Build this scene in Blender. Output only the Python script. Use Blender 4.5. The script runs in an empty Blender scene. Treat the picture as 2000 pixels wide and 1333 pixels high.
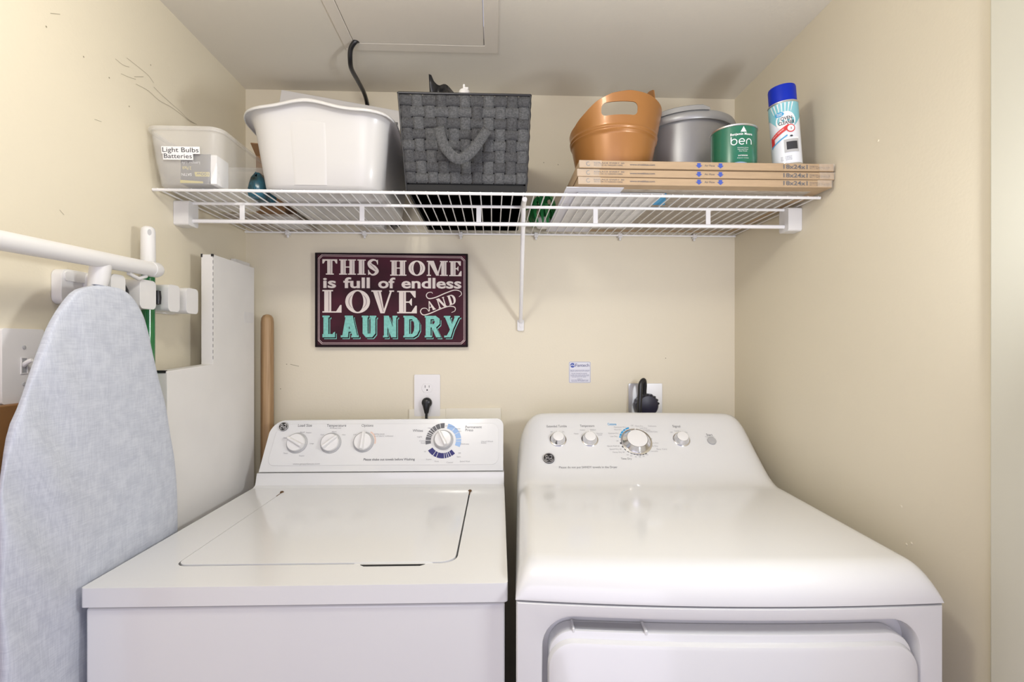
import bpy, bmesh, math, random
from mathutils import Vector, Matrix
from mathutils.geometry import tessellate_polygon
R = math.radians
S = bpy.context.scene
C = S.collection
random.seed(7)

# ------------------------------------------------------------------ camera
F, HY, CZ, YAW = 950.0, 675.0, 1.31, R(2.29)      # focal length and eye level in pixels of a 2000 wide frame
cam = bpy.data.objects.new('camera', bpy.data.cameras.new('camera')); C.objects.link(cam)
cam.location = (0, 0, CZ); cam.rotation_euler = (R(90), 0, -YAW)
cam.data.sensor_width = 36; cam.data.lens = 36*F/2000; cam.data.shift_y = (HY-666.5)/2000
cam.data.clip_start = .02
S.camera = cam

# ------------------------------------------------------------------ light
S.view_settings.view_transform = 'Standard'; S.view_settings.look = 'None'
S.view_settings.gamma = 1; S.view_settings.use_curve_mapping = False
S.view_settings.exposure = 0.02
wd = bpy.data.worlds.new('world'); S.world = wd; wd.use_nodes = True
wd.node_tree.nodes['Background'].inputs[0].default_value = (.82, .81, 1.0, 1)
wd.node_tree.nodes['Background'].inputs[1].default_value = 0.58
def lamp(name, kind, loc, power, col, size=.2, aim=None, size_y=None):
    l = bpy.data.lights.new(name, kind); l.energy = power; l.color = col
    if kind == 'AREA':
        l.size = size
        if size_y: l.shape = 'RECTANGLE'; l.size_y = size_y
    else: l.shadow_soft_size = size
    o = bpy.data.objects.new(name, l); C.objects.link(o); o.location = loc
    if aim: o.rotation_euler = (Vector(aim)-Vector(loc)).to_track_quat('-Z', 'Y').to_euler()
    return o
lamp('closet_lamp', 'POINT', (-.22, .42, 1.97), 11.2, (1, .97, .90), .07)
lamp('side_flash', 'AREA', (.68, .42, 1.42), 5.6, (.93, .96, 1), .15, (-.77, 1.25, 1.80))  # unseen flash added right of the view to throw shelf shadows on left wall
lamp('hall_daylight', 'AREA', (-.2, -1.3, 1.0), 15, (.87, .82, 1), 1.6, (0, 1.5, 1.2))

# ------------------------------------------------------------------ helpers
def ray(u, v):
    x, z = (u-1000)/F, (HY-v)/F
    return Vector((x*math.cos(YAW)+math.sin(YAW), math.cos(YAW)-x*math.sin(YAW), z))
EYE = Vector((0, 0, CZ))
def on(u, v, p, n):                                # where a line of sight meets a real surface (its plane)
    d = ray(u, v); return EYE + d*((Vector(p)-EYE).dot(n)/d.dot(n))
def V(*a): return Vector(a)

class G:
    def __init__(s): s.v = []; s.f = []
    def add(s, vs, fs):
        b = len(s.v); s.v += [Vector(p) for p in vs]; s.f += [tuple(i+b for i in f) for f in fs]; return s
    def box(s, a, b):
        x0, y0, z0 = a; x1, y1, z1 = b
        return s.add([(x0,y0,z0),(x1,y0,z0),(x1,y1,z0),(x0,y1,z0),(x0,y0,z1),(x1,y0,z1),(x1,y1,z1),(x0,y1,z1)],
                     [(0,3,2,1),(4,5,6,7),(0,1,5,4),(1,2,6,5),(2,3,7,6),(3,0,4,7)])
    def tube(s, pts, r, n=12, cap=True):
        pts = [Vector(p) for p in pts]; rr = r if isinstance(r, (list, tuple)) else [r]*len(pts)
        vs, fs = [], []; up = None
        for i, p in enumerate(pts):
            t = (pts[min(i+1, len(pts)-1)]-pts[max(i-1, 0)]).normalized()
            if up is None: up = V(0,0,1) if abs(t.z) < .9 else V(1,0,0)
            a = t.cross(up).normalized(); b = a.cross(t).normalized(); up = b
            for k in range(n):
                an = 2*math.pi*k/n; vs.append(p+(a*math.cos(an)+b*math.sin(an))*rr[i])
        for i in range(len(pts)-1):
            for k in range(n):
                k2 = (k+1) % n; fs.append((i*n+k, i*n+k2, (i+1)*n+k2, (i+1)*n+k))
        if cap: fs.append(tuple(range(n))[::-1]); fs.append(tuple((len(pts)-1)*n+k for k in range(n)))
        return s.add(vs, fs)
    def lathe(s, prof, c, axis=(0,0,1), n=48, ref=None):      # prof: (radius, height)
        ax = Vector(axis).normalized(); a = Vector(ref) if ref else (V(1,0,0) if abs(ax.x) < .9 else V(0,1,0))
        a = (a-ax*a.dot(ax)).normalized(); b = ax.cross(a); c = Vector(c); vs, fs = [], []
        for (r, h) in prof:
            for k in range(n):
                an = 2*math.pi*k/n; vs.append(c+ax*h+(a*math.cos(an)+b*math.sin(an))*max(r, 1e-5))
        for i in range(len(prof)-1):
            for k in range(n):
                k2 = (k+1) % n; fs.append((i*n+k, i*n+k2, (i+1)*n+k2, (i+1)*n+k))
        fs.append(tuple(range(n))[::-1]); fs.append(tuple((len(prof)-1)*n+k for k in range(n)))
        return s.add(vs, fs)
    def prism(s, loops, fn, d0, d1):               # loops of 2-D points (first outer, rest holes); fn(x,y,d) -> point
        flat = [p for l in loops for p in l]; N = len(flat)
        tris = tessellate_polygon([[V(p[0], p[1], 0) for p in l] for l in loops])
        vs = [fn(p[0], p[1], d0) for p in flat]+[fn(p[0], p[1], d1) for p in flat]
        fs = []
        for t in tris:
            a, b, c = [flat[i] for i in t]
            ar = (b[0]-a[0])*(c[1]-a[1])-(b[1]-a[1])*(c[0]-a[0])
            if ar < 0: t = t[::-1]
            fs.append(tuple(i+N for i in t)); fs.append(tuple(t[::-1]))
        o = 0
        for l in loops:
            m = len(l)
            for k in range(m): k2 = (k+1) % m; fs.append((o+k, o+k2, N+o+k2, N+o+k))
            o += m
        return s.add(vs, fs)
    def sheet(s, loops, fn):                       # flat print
        flat = [p for l in loops for p in l]
        tris = tessellate_polygon([[V(p[0], p[1], 0) for p in l] for l in loops])
        return s.add([fn(p[0], p[1]) for p in flat], [tuple(t) for t in tris])
    def grid(s, nu, nv, fn, wrap=False):
        vs = [fn(i/(nu if wrap else nu-1), j/(nv-1)) for j in range(nv) for i in range(nu)]; fs = []
        for j in range(nv-1):
            for i in range(nu if wrap else nu-1):
                i2 = (i+1) % nu; fs.append((j*nu+i, j*nu+i2, (j+1)*nu+i2, (j+1)*nu+i))
        return s.add(vs, fs)
    def move(s, fn): s.v = [Vector(fn(p)) for p in s.v]; return s

FR = {}                                            # inverse frame of each object
def root(name, label, cat, loc, rz=0, group=None):
    o = bpy.data.objects.new(name, None); C.objects.link(o); o.empty_display_size = .05
    o.location = loc; o.rotation_euler = (0, 0, rz); o['label'] = label; o['category'] = cat
    if group: o['group'] = group
    FR[o] = (Matrix.Translation(Vector(loc)) @ Matrix.Rotation(rz, 4, 'Z')).inverted(); return o
def mk(name, g, mat, parent=None, smooth=None, bevel=0, seg=2, loc=None, solid=0, fix=True, sub=0):
    me = bpy.data.meshes.new(name)
    if parent is not None: inv = FR[parent]
    elif loc is not None: inv = Matrix.Translation(-Vector(loc))
    else: inv = Matrix.Identity(4)
    me.from_pydata([inv @ p for p in g.v], [], g.f); me.validate()
    if fix:
        bm = bmesh.new(); bm.from_mesh(me); bmesh.ops.remove_doubles(bm, verts=bm.verts, dist=1e-6)
        bmesh.ops.recalc_face_normals(bm, faces=bm.faces); bm.to_mesh(me); bm.free()
    o = bpy.data.objects.new(name, me); C.objects.link(o); me.materials.append(mat)
    if smooth is not None: me.shade_smooth(); me.set_sharp_from_angle(angle=R(smooth))
    if parent is not None: o.parent = parent
    elif loc is not None: o.location = loc
    FR[o] = inv
    if solid:
        m = o.modifiers.new('thick', 'SOLIDIFY'); m.thickness = solid; m.offset = 0
    if sub:
        m = o.modifiers.new('sub', 'SUBSURF'); m.levels = sub; m.render_levels = sub
    if bevel:
        m = o.modifiers.new('bevel', 'BEVEL'); m.width = bevel; m.segments = seg; m.limit_method = 'ANGLE'; m.angle_limit = R(35)
        if smooth is None: me.shade_smooth(); me.set_sharp_from_angle(angle=R(50))
    return o
def tag(o, label, cat, group=None):
    o['label'] = label; o['category'] = cat
    if group: o['group'] = group
    return o
def struct(o): o['kind'] = 'structure'; return o
def cut(o, g):                                     # real hole through a mesh
    c = mk('cutter', g, next(iter(o.data.materials))); c.matrix_world = o.matrix_world.copy()
    if o.parent: c.matrix_world = Matrix.Identity(4)
    m = o.modifiers.new('hole', 'BOOLEAN'); m.operation = 'DIFFERENCE'; m.object = c; m.solver = 'EXACT'
    bpy.context.view_layer.update(); dg = bpy.context.evaluated_depsgraph_get()
    me = bpy.data.meshes.new_from_object(o.evaluated_get(dg)); o.modifiers.clear(); o.data = me
    bpy.data.objects.remove(c)
def rrect(x0, y0, x1, y1, r, n=6):
    rs = r if isinstance(r, (list, tuple)) else [r]*4; out = []
    for (cx, cy, a, q) in ((x1-rs[0], y0+rs[0], -90, rs[0]), (x1-rs[1], y1-rs[1], 0, rs[1]), (x0+rs[2], y1-rs[2], 90, rs[2]), (x0+rs[3], y0+rs[3], 180, rs[3])):
        for k in range(n+1):
            t = R(a+90*k/n); out.append((cx+q*math.cos(t), cy+q*math.sin(t)))
    return out
def circ(cx, cy, r, n=24, ry=None):
    return [(cx+r*math.cos(2*math.pi*k/n), cy+(ry or r)*math.sin(2*math.pi*k/n)) for k in range(n)]
def arcband(cx, cy, r0, r1, a0, a1, n=8):
    return [(cx+r1*math.cos(R(a0+(a1-a0)*k/n)), cy+r1*math.sin(R(a0+(a1-a0)*k/n))) for k in range(n+1)] + \
           [(cx+r0*math.cos(R(a1-(a1-a0)*k/n)), cy+r0*math.sin(R(a1-(a1-a0)*k/n))) for k in range(n+1)]
def smoothpath(pts, n=8):
    P = [Vector(p) for p in pts]; P = [P[0]*2-P[1]]+P+[P[-1]*2-P[-2]]; out = []
    for i in range(1, len(P)-2):
        for k in range(n):
            t = k/n; a, b, c, d = P[i-1:i+3]
            out.append(.5*((2*b)+(c-a)*t+(2*a-5*b+4*c-d)*t*t+(3*b-a-3*c+d)*t**3))
    return out+[P[-2]]
def ribbon2(pts, wf, n=8):                          # 2-D stroke of varying width
    P = smoothpath([(p[0], p[1], 0) for p in pts], n); L, Rr = [], []; m = len(P)-1
    for i, p in enumerate(P):
        t = (P[min(i+1, m)]-P[max(i-1, 0)]).normalized(); w = (wf(i/m) if callable(wf) else wf)/2
        L.append((p.x-t.y*w, p.y+t.x*w)); Rr.append((p.x+t.y*w, p.y-t.x*w))
    return L+Rr[::-1]
_txt = {}
def text2d(s, bold=0.0):
    k = (s, bold)
    if k in _txt: return _txt[k]
    cu = bpy.data.curves.new('t', 'FONT'); cu.body = s; cu.size = 1; cu.offset = bold; cu.resolution_u = 3
    o = bpy.data.objects.new('t', cu); C.objects.link(o); bpy.context.view_layer.update()
    me = bpy.data.meshes.new_from_object(o.evaluated_get(bpy.context.evaluated_depsgraph_get()))
    vs = [(v.co.x, v.co.y) for v in me.vertices]; fs = [tuple(p.vertices) for p in me.polygons]
    bpy.data.objects.remove(o); bpy.data.curves.remove(cu); bpy.data.meshes.remove(me)
    _txt[k] = (vs, fs); return vs, fs
def text(g, s, x0, y0, w, h, fn, bold=0.0, flip=False):   # lettering fitted into the box x0,y0 (baseline) w,h (cap height)
    vs, fs = text2d(s, bold)
    if not vs: return
    ax = min(v[0] for v in vs); bx = max(v[0] for v in vs); k = w/(bx-ax); kh = h/.69
    pts = [((v[0]-ax)*k, v[1]*kh) for v in vs]
    if flip: pts = [(w-a, h-b) for a, b in pts]
    g.add([fn(x0+a, y0+b) for a, b in pts], fs)
class Plane:                                        # a real flat surface: origin, right and up directions
    def __init__(s, o, ex, ey):
        s.o = Vector(o); s.ex = Vector(ex).normalized(); ey = Vector(ey); s.ey = (ey-s.ex*ey.dot(s.ex)).normalized(); s.n = s.ex.cross(s.ey).normalized()
    def at(s, x, y, d=.0006): return s.o+s.ex*x+s.ey*y+s.n*d
    def fn(s, d=.0006): return lambda x, y: s.at(x, y, d)
    def fd(s): return lambda x, y, d: s.at(x, y, d)
    def uv(s, u, v):
        p = on(u, v, s.o, s.n)-s.o; return p.dot(s.ex), p.dot(s.ey)
    def text(s, g, st, u0, v0, u1, hpx, bold=0.0, v1=None):
        a = s.uv(u0, v0); b = s.uv(u1, v1 if v1 is not None else v0); c = s.uv(u0, v0-hpx)
        vs = text2d(st, bold)[0]; nat = (max(v[0] for v in vs)-min(v[0] for v in vs))*(c[1]-a[1])/.69
        text(g, st, a[0], (a[1]+b[1])/2, min(b[0]-a[0], 1.3*nat), c[1]-a[1], s.fn(), bold)

# ------------------------------------------------------------------ materials
def mat(name, col, rough=.5, metal=0, coat=0, noise=0, nscale=8, bump=0, bscale=200, col2=None, alpha=None, trans=0, stretch=None, spec=.5, sss=0):
    m = bpy.data.materials.new(name); m.use_nodes = True; nt = m.node_tree; b = nt.nodes['Principled BSDF']
    b.inputs['Base Color'].default_value = (*col, 1); b.inputs['Roughness'].default_value = rough
    b.inputs['Metallic'].default_value = metal; b.inputs['Coat Weight'].default_value = coat; b.inputs['Coat Roughness'].default_value = .08
    b.inputs['Specular IOR Level'].default_value = spec
    if trans: b.inputs['Transmission Weight'].default_value = trans
    tc = nt.nodes.new('ShaderNodeTexCoord'); src = tc.outputs['Object']
    if stretch:
        mp = nt.nodes.new('ShaderNodeMapping'); mp.inputs['Scale'].default_value = stretch; nt.links.new(src, mp.inputs[0]); src = mp.outputs[0]
    if noise or col2:
        n = nt.nodes.new('ShaderNodeTexNoise'); n.inputs['Scale'].default_value = nscale; n.inputs['Detail'].default_value = 5
        r = nt.nodes.new('ShaderNodeValToRGB'); r.color_ramp.elements[0].position = .3; r.color_ramp.elements[1].position = .7
        c2 = col2 or tuple(c*(1-noise) for c in col)
        r.color_ramp.elements[0].color = (*c2, 1); r.color_ramp.elements[1].color = (*col, 1)
        nt.links.new(src, n.inputs['Vector']); nt.links.new(n.outputs[0], r.inputs[0]); nt.links.new(r.outputs[0], b.inputs['Base Color'])
    if bump:
        n2 = nt.nodes.new('ShaderNodeTexNoise'); n2.inputs['Scale'].default_value = bscale; n2.inputs['Detail'].default_value = 3
        bp = nt.nodes.new('ShaderNodeBump'); bp.inputs['Strength'].default_value = bump; bp.inputs['Distance'].default_value = .002
        nt.links.new(src, n2.inputs['Vector']); nt.links.new(n2.outputs[0], bp.inputs['Height']); nt.links.new(bp.outputs[0], b.inputs['Normal'])
    if alpha is not None:
        out = nt.nodes['Material Output']; tr = nt.nodes.new('ShaderNodeBsdfTransparent'); mx = nt.nodes.new('ShaderNodeMixShader'); mx.inputs[0].default_value = alpha
        nt.links.new(tr.outputs[0], mx.inputs[1]); nt.links.new(b.outputs[0], mx.inputs[2]); nt.links.new(mx.outputs[0], out.inputs[0])
    return m
def fabric(name, c1, c2, scale=900, axis='Y'):       # woven cloth: crossed fine threads
    m = mat(name, c1, .85, spec=.2); nt = m.node_tree; b = nt.nodes['Principled BSDF']; tc = nt.nodes.new('ShaderNodeTexCoord'); ws = []
    for st in ((1, 1, 14), (1, 14, 1), (14, 1, 1)):
        mp = nt.nodes.new('ShaderNodeMapping'); mp.inputs['Scale'].default_value = st
        n = nt.nodes.new('ShaderNodeTexNoise'); n.inputs['Scale'].default_value = scale/20; n.inputs['Detail'].default_value = 4
        nt.links.new(tc.outputs['Object'], mp.inputs[0]); nt.links.new(mp.outputs[0], n.inputs['Vector']); ws.append(n)
    a = nt.nodes.new('ShaderNodeMath'); a.operation = 'ADD'; a2 = nt.nodes.new('ShaderNodeMath'); a2.operation = 'ADD'
    nt.links.new(ws[0].outputs[0], a.inputs[0]); nt.links.new(ws[1].outputs[0], a.inputs[1]); nt.links.new(a.outputs[0], a2.inputs[0]); nt.links.new(ws[2].outputs[0], a2.inputs[1])
    mr = nt.nodes.new('ShaderNodeMapRange'); mr.inputs[1].default_value = 1.2; mr.inputs[2].default_value = 1.8
    mx = nt.nodes.new('ShaderNodeMix'); mx.data_type = 'RGBA'; mx.inputs[6].default_value = (*c2, 1); mx.inputs[7].default_value = (*c1, 1)
    nt.links.new(a2.outputs[0], mr.inputs[0]); nt.links.new(mr.outputs[0], mx.inputs[0]); nt.links.new(mx.outputs[2], b.inputs['Base Color'])
    bp = nt.nodes.new('ShaderNodeBump'); bp.inputs['Strength'].default_value = .3; bp.inputs['Distance'].default_value = .001
    nt.links.new(a2.outputs[0], bp.inputs['Height']); nt.links.new(bp.outputs[0], b.inputs['Normal']); return m
WALL = (.755, .69, .54)
M = dict(
    wall=mat('cream_paint', WALL, .6, noise=.05, nscale=1.5, bump=.12, bscale=160),
    ceil=mat('ceiling_paint', (.79, .75, .655), .8, noise=.05, nscale=2, bump=.10, bscale=120),
    ceil2=mat('hatch_paint', (.76, .71, .62), .55, bump=.1, bscale=60),
    jamb=mat('jamb_paint', (.66, .645, .54), .5),
    floor=mat('floor_tile', (.42, .33, .25), .5, noise=.2),
    enamel=mat('white_enamel', (.74, .74, .73), .20, coat=.5, bump=.02, bscale=30),
    enamel2=mat('panel_enamel', (.75, .75, .74), .25, coat=.3),
    plastic=mat('white_plastic', (.74, .73, .715), .35),
    knobw=mat('knob_white', (.80, .79, .77), .3),
    greyp=mat('pale_grey_plastic', (.45, .45, .45), .4),
    chrome=mat('chrome', (.75, .75, .77), .12, 1),
    steel=mat('brushed_steel', (.72, .72, .72), .42, 1),
    black=mat('black_plastic', (.012, .012, .014), .35),
    blackm=mat('black_matte', (.008, .008, .008), .8),
    dark=mat('dark_gap', (.02, .018, .015), .9),
    ink=mat('grey_ink', (.13, .13, .14), .6),
    ink2=mat('pale_ink', (.36, .36, .37), .6),
    inkk=mat('black_ink', (.03, .03, .035), .6),
    navy=mat('navy_ink', (.012, .012, .14), .5),
    sky=mat('pale_blue_ink', (.33, .50, .78), .5),
    cyan=mat('cyan_ink', (.04, .33, .62), .5),
    blueink=mat('blue_ink', (.05, .09, .38), .5),
    red=mat('red_ink', (.62, .04, .04), .5),
    white=mat('white_ink', (.85, .85, .85), .5),
    peach=mat('peach_ink', (.75, .55, .45), .5),
    wire=mat('vinyl_coated_wire', (.84, .83, .82), .35),
    card=mat('brown_cardboard', (.45, .32, .195), .75, noise=.12, nscale=25, stretch=(1, 1, 6)),
    card2=mat('dark_cardboard', (.30, .17, .08), .8, noise=.1),
    cardw=mat('white_cardboard', (.74, .725, .70), .6, noise=.04, nscale=12),
    tape=mat('clear_tape', (.85, .80, .72), .12, alpha=.22, coat=1, bump=1, bscale=70),
    media=mat('filter_media', (.50, .46, .40), .9, col2=(.30, .24, .18), nscale=40, stretch=(1, 8, 1)),
    paper=mat('paper', (.72, .71, .70), .6, noise=.1, nscale=20),
    news=mat('newsprint', (.60, .56, .50), .7, col2=(.30, .24, .20), nscale=35),
    tub=mat('white_tub_plastic', (.57, .56, .54), .32, coat=.2),
    clear=mat('frosted_clear_plastic', (.86, .85, .82), .3, alpha=.24),
    copper=mat('copper_plastic', (.375, .165, .045), .34, metal=.15, coat=.15),
    pewter=mat('pewter_plastic', (.36, .36, .355), .38, metal=.35),
    green=mat('green_label', (.008, .15, .085), .28, coat=.6),
    greenp=mat('green_pole', (.01, .16, .04), .25, coat=.6),
    leaf=mat('artificial_leaf', (.05, .42, .12), .35, noise=.5, nscale=30),
    teal=mat('teal_label', (.05, .38, .48), .25, coat=.5, col2=(.30, .62, .68), nscale=18, stretch=(1, 1, .25)),
    labw=mat('label_white', (.74, .77, .82), .25, coat=.6),
    bluecap=mat('blue_cap', (.001, .022, .42), .45, spec=.3),
    wood=mat('worn_wood', (.48, .32, .165), .5, col2=(.25, .14, .06), nscale=90, stretch=(1, 1, .04), bump=.3, bscale=60),
    brownp=mat('brown_board', (.28, .135, .045), .55, noise=.1),
    sign=mat('maroon_sign', (.075, .014, .028), .75, spec=.25, col2=(.028, .010, .014), nscale=9, bump=.05),
    signk=mat('sign_edge', (.012, .006, .008), .8, spec=.2),
    cream=mat('sign_cream', (.74, .66, .60), .6),
    signg=mat('sign_grey', (.33, .25, .25), .6),
    aqua=mat('sign_aqua', (.23, .60, .52), .6, noise=.25, nscale=120),
    pink=mat('sign_line', (.55, .43, .42), .6),
    stick=mat('sticker_paper', (.70, .70, .76), .45),
    plate=mat('plate_white', (.80, .78, .76), .35),
    creamp=mat('cream_plastic', (.84, .79, .66), .5),
    lime=mat('yellow_ink', (.62, .52, .08), .5),
    rust=mat('rust', (.16, .08, .03), .9, noise=.4, nscale=200),
    board=fabric('ironing_cloth', (.60, .63, .69), (.48, .51, .58)),
    strap=fabric('nylon_webbing', (.125, .127, .13), (.04, .041, .043), 3500),
    strap2=fabric('nylon_webbing_worn', (.09, .091, .094), (.03, .03, .032), 3500),
    scuff=mat('scuff', (.30, .265, .18), .8),
)

# ------------------------------------------------------------------ setting
XL, XR, YW, ZC = -.770, .786, 1.55, 2.11
wb = struct(mk('wall_back', G().box((XL-.1, YW, 0), (XR+.1, YW+.1, ZC)), M['wall']))
wl = struct(mk('wall_left', G().box((XL-.1, -.10, 0), (XL, YW, ZC)), M['wall']))
wr = struct(mk('wall_right', G().box((XR, .20, 0), (XR+.1, YW, ZC)), M['wall']))
fl = struct(mk('floor', G().box((-1.8, -2.2, -.05), (1.8, YW+.1, 0)), M['floor']))
# ceiling with the opening of the access hatch
hx0, hx1, hy1, hy0 = -.365, -.0225, 1.2965, .70
ce = struct(mk('ceiling', G().prism([[(XL-.1, .15), (XR+.1, .15), (XR+.1, YW+.1), (XL-.1, YW+.1)], [(hx0-.002, hy0-.002), (hx0-.002, hy1+.002), (hx1+.002, hy1+.002), (hx1+.002, hy0-.002)]],
                  lambda x, y, d: V(x, y, d), ZC, ZC+.05), M['ceil']))
mk('hatch_panel', G().box((hx0+.0004, hy0, ZC-.0024), (hx1-.0012, hy1-.0003, ZC+.02)), M['ceil2'], ce, bevel=.001)
mk('hatch_frame', G().prism([[(hx0-.03, hy0-.04), (hx1+.037, hy0-.04), (hx1+.037, hy1+.033), (hx0-.03, hy1+.033)], [(hx0-.001, hy0), (hx0-.001, hy1+.001), (hx1+.001, hy1+.001), (hx1+.001, hy0)]],
                  lambda x, y, d: V(x, y, d), ZC-.0028, ZC+.001), M['ceil2'], ce, bevel=.001)
g = G()
g.lathe([(.010, 0), (.012, -.001), (.006, -.0025)], (-.363, 1.300, ZC), n=10); mk('torn_paint', g, M['ceil2'], ce)
struct(mk('trim_1', G().box((XR-.008, .60, 0), (XR+.01, .731, ZC)), M['jamb'], bevel=.002))
# scuffs on the left wall
PL = Plane((XL, 0, CZ), (0, 1, 0), (0, 0, 1)); PL.n = V(1, 0, 0)
g = G()
for pts in ([(236,144),(252,151),(265,155)], [(225,115),(240,127),(252,131)], [(247,113),(275,135),(290,148),(300,162)], [(262,150),(280,150)],
            [(265,164),(290,178),(310,196),(335,210),(355,225),(372,238),(384,243)], [(300,170),(318,188),(336,204),(352,218),(366,232),(381,242)], [(98,26),(117,28)], [(184,233),(198,238)], [(116,410),(121,416),(125,420)]):
    q = [PL.uv(*p) for p in pts]; g.sheet([ribbon2(q, .0008, 4)], PL.fn(.0004))
for (u, v) in ((90, 52), (163, 111), (294, 127), (213, 152), (252, 208)): a = PL.uv(u, v); g.sheet([circ(a[0], a[1], .0016, 8)], PL.fn(.0004))
mk('scuff_mark', g, M['scuff'], wl, fix=False)
PB = Plane((0, YW, CZ), (1, 0, 0), (0, 0, 1))
g = G()
for (u, v) in ((548, 760), (560, 712), (1090, 322), (1062, 318), (1300, 700)): a = PB.uv(u, v); g.sheet([circ(a[0], a[1], .0016, 8)], PB.fn(.0004))
g.sheet([ribbon2([PB.uv(567, 712), PB.uv(584, 716)], .0015, 3)], PB.fn(.0004))
mk('scuff_mark', g, M['scuff'], wb, fix=False)
g = G()
PRt = Plane((XR, 0, CZ), (0, -1, 0), (0, 0, 1))
for (u, v) in ((1760, 990), (1780, 1062), (1715, 275), (1770, 1064)): a = PRt.uv(u, v); g.lathe([(.003, 0), (.002, .001), (.0, .0012)], PRt.at(a[0], a[1], 0), PRt.n, 8)
mk('nail_pop', g, M['wall'], wr)

# ------------------------------------------------------------------ washer
wr0 = R(-.8)
wash = root('washing_machine', 'white top-loading washing machine with a flat lid, left of the dryer', 'washing machine', (-.661, .8075, 0), wr0)
WM = FR[wash].inverted()
def wl_(g): return g.move(lambda p: WM @ Vector(p))
W, D = .686, .640
mk('cabinet', wl_(G().box((.005, .004, .012), (W-.005, D, .885))), M['enamel'], wash, bevel=.004)
for x in (.05, W-.05):
    for y in (.05, D-.06): mk('foot', wl_(G().lathe([(.02, 0), (.02, .008), (.01, .012), (.01, .02)], (x, y, 0), n=12)), M['blackm'], wash)
lx0, lx1, ly0, ly1 = .100, .592, .078, .512
hole = rrect(lx0-.0028, ly0-.0032, lx1+.0032, ly1+.0015, [.03, .004, .004, .02])
top = G().prism([rrect(0, -.001, W, .545, [.006, .001, .001, .006], 3), hole[::-1]], lambda x, y, d: V(x, y, d), .889, .920)
mk('top_deck', wl_(top), M['enamel'], wash, bevel=.003, seg=3)
# riser that climbs from the deck to the console
prof = [(.543, .889), (.543, .920), (.556, .924), (.560, .932), (.566, .953), (.566, .955), (D-.01, .955), (D-.01, .889)]
g = G(); n = len(prof)
g.add([(x, y, z) for x in (.001, W-.001) for (y, z) in prof], [tuple(range(n)), tuple(range(n, 2*n))]+[(k, (k+1) % n, n+(k+1) % n, n+k) for k in range(n)])
mk('rear_step', wl_(g), M['enamel'], wash, smooth=40)
mk('lid_well', wl_(G().box((lx0-.004, ly0-.012, .893), (lx1+.004, ly1+.004, .899))), M['greyp'], wash)
lid = G().prism([rrect(lx0, ly0, lx1, ly1, [.028, .004, .004, .018])], lambda x, y, d: V(x, y, d), .900, .9215)
lo = mk('lid', wl_(lid), M['enamel'], wash, bevel=.004, seg=3)
mk('finger_lip', wl_(G().prism([[(.41, .079), (.425, .070), (.54, .070), (.555, .079)]], lambda x, y, d: V(x, y, d), .914, .9205)), M['enamel'], lo, bevel=.002)
mk('finger_gap', wl_(G().prism([[(.425, .0715), (.433, .0655), (.532, .0655), (.540, .0715)]], lambda x, y, d: V(x, y, d), .916, .9206)), M['blackm'], lo)
for x in (lx0-.002, lx1+.002):
    mk('hinge_pin', wl_(G().lathe([(.004, 0), (.005, .003), (.003, .005)], (x, ly1-.010, .9195), n=10).box((x-.0015, ly1-.04, .9202), (x+.0015, ly1-.015, .9212))), M['rust'], wash)
# console: outline extruded backwards, front face leans back
def yface(z): return .572+(z-.958)*.44
outl = [(.003, .957), (W-.003, .957), (W-.002, 1.075)]+[(W-.022+.02*math.cos(R(a)), 1.075+.02*math.sin(R(a))) for a in range(15, 91, 15)]+ \
       [(.055+.045*math.cos(R(a)), 1.047+.045*math.sin(R(a))) for a in range(95, 166, 10)]
def cfn(x, z, d): return V(x, yface(z)*(1-d)+D*d, z)
con = mk('control_console', wl_(G().prism([outl], cfn, 0, 1)), M['enamel'], wash, bevel=.007, seg=4)
Zx = WM.to_3x3()
PW = Plane(WM @ V(0, yface(.958), .958), Zx @ V(1, 0, 0), Zx @ V(0, .44, 1))
pl = [PW.uv(*p) for p in ((524, 910), (980, 910), (980, 828), (548, 826))]
ins = [( .020, .018), (.662, .018)]
inset = rrect(.022, .016, W-.016, .135, [.02, .022, .03, .02])
inset = [(x+(y-.016)*.10 if x < .1 else x, y) for x, y in inset]
mk('control_panel', G().prism([inset], PW.fd(), -.002, .0016), M['enamel2'], con, bevel=.0012)
PW.o = PW.o+PW.n*.0016
ink, pale = G(), G()
for s, u0, u1, v, h in (('Load Size', 582, 609, 834, 5), ('Temperature', 638, 676, 834, 5), ('Options', 706, 729, 834, 5), ('Whites', 806, 826, 844, 5), ('Permanent', 909, 941, 837, 5), ('Press', 909, 924, 843, 5)): PW.text(ink, s, u0, v, u1, h)
PW.text(ink, 'Please shake out towels before Washing', 710, 900, 810, 4.4, .01)
PW.text(pale, 'www.geappliances.com', 572, 908, 642, 3)
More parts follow.
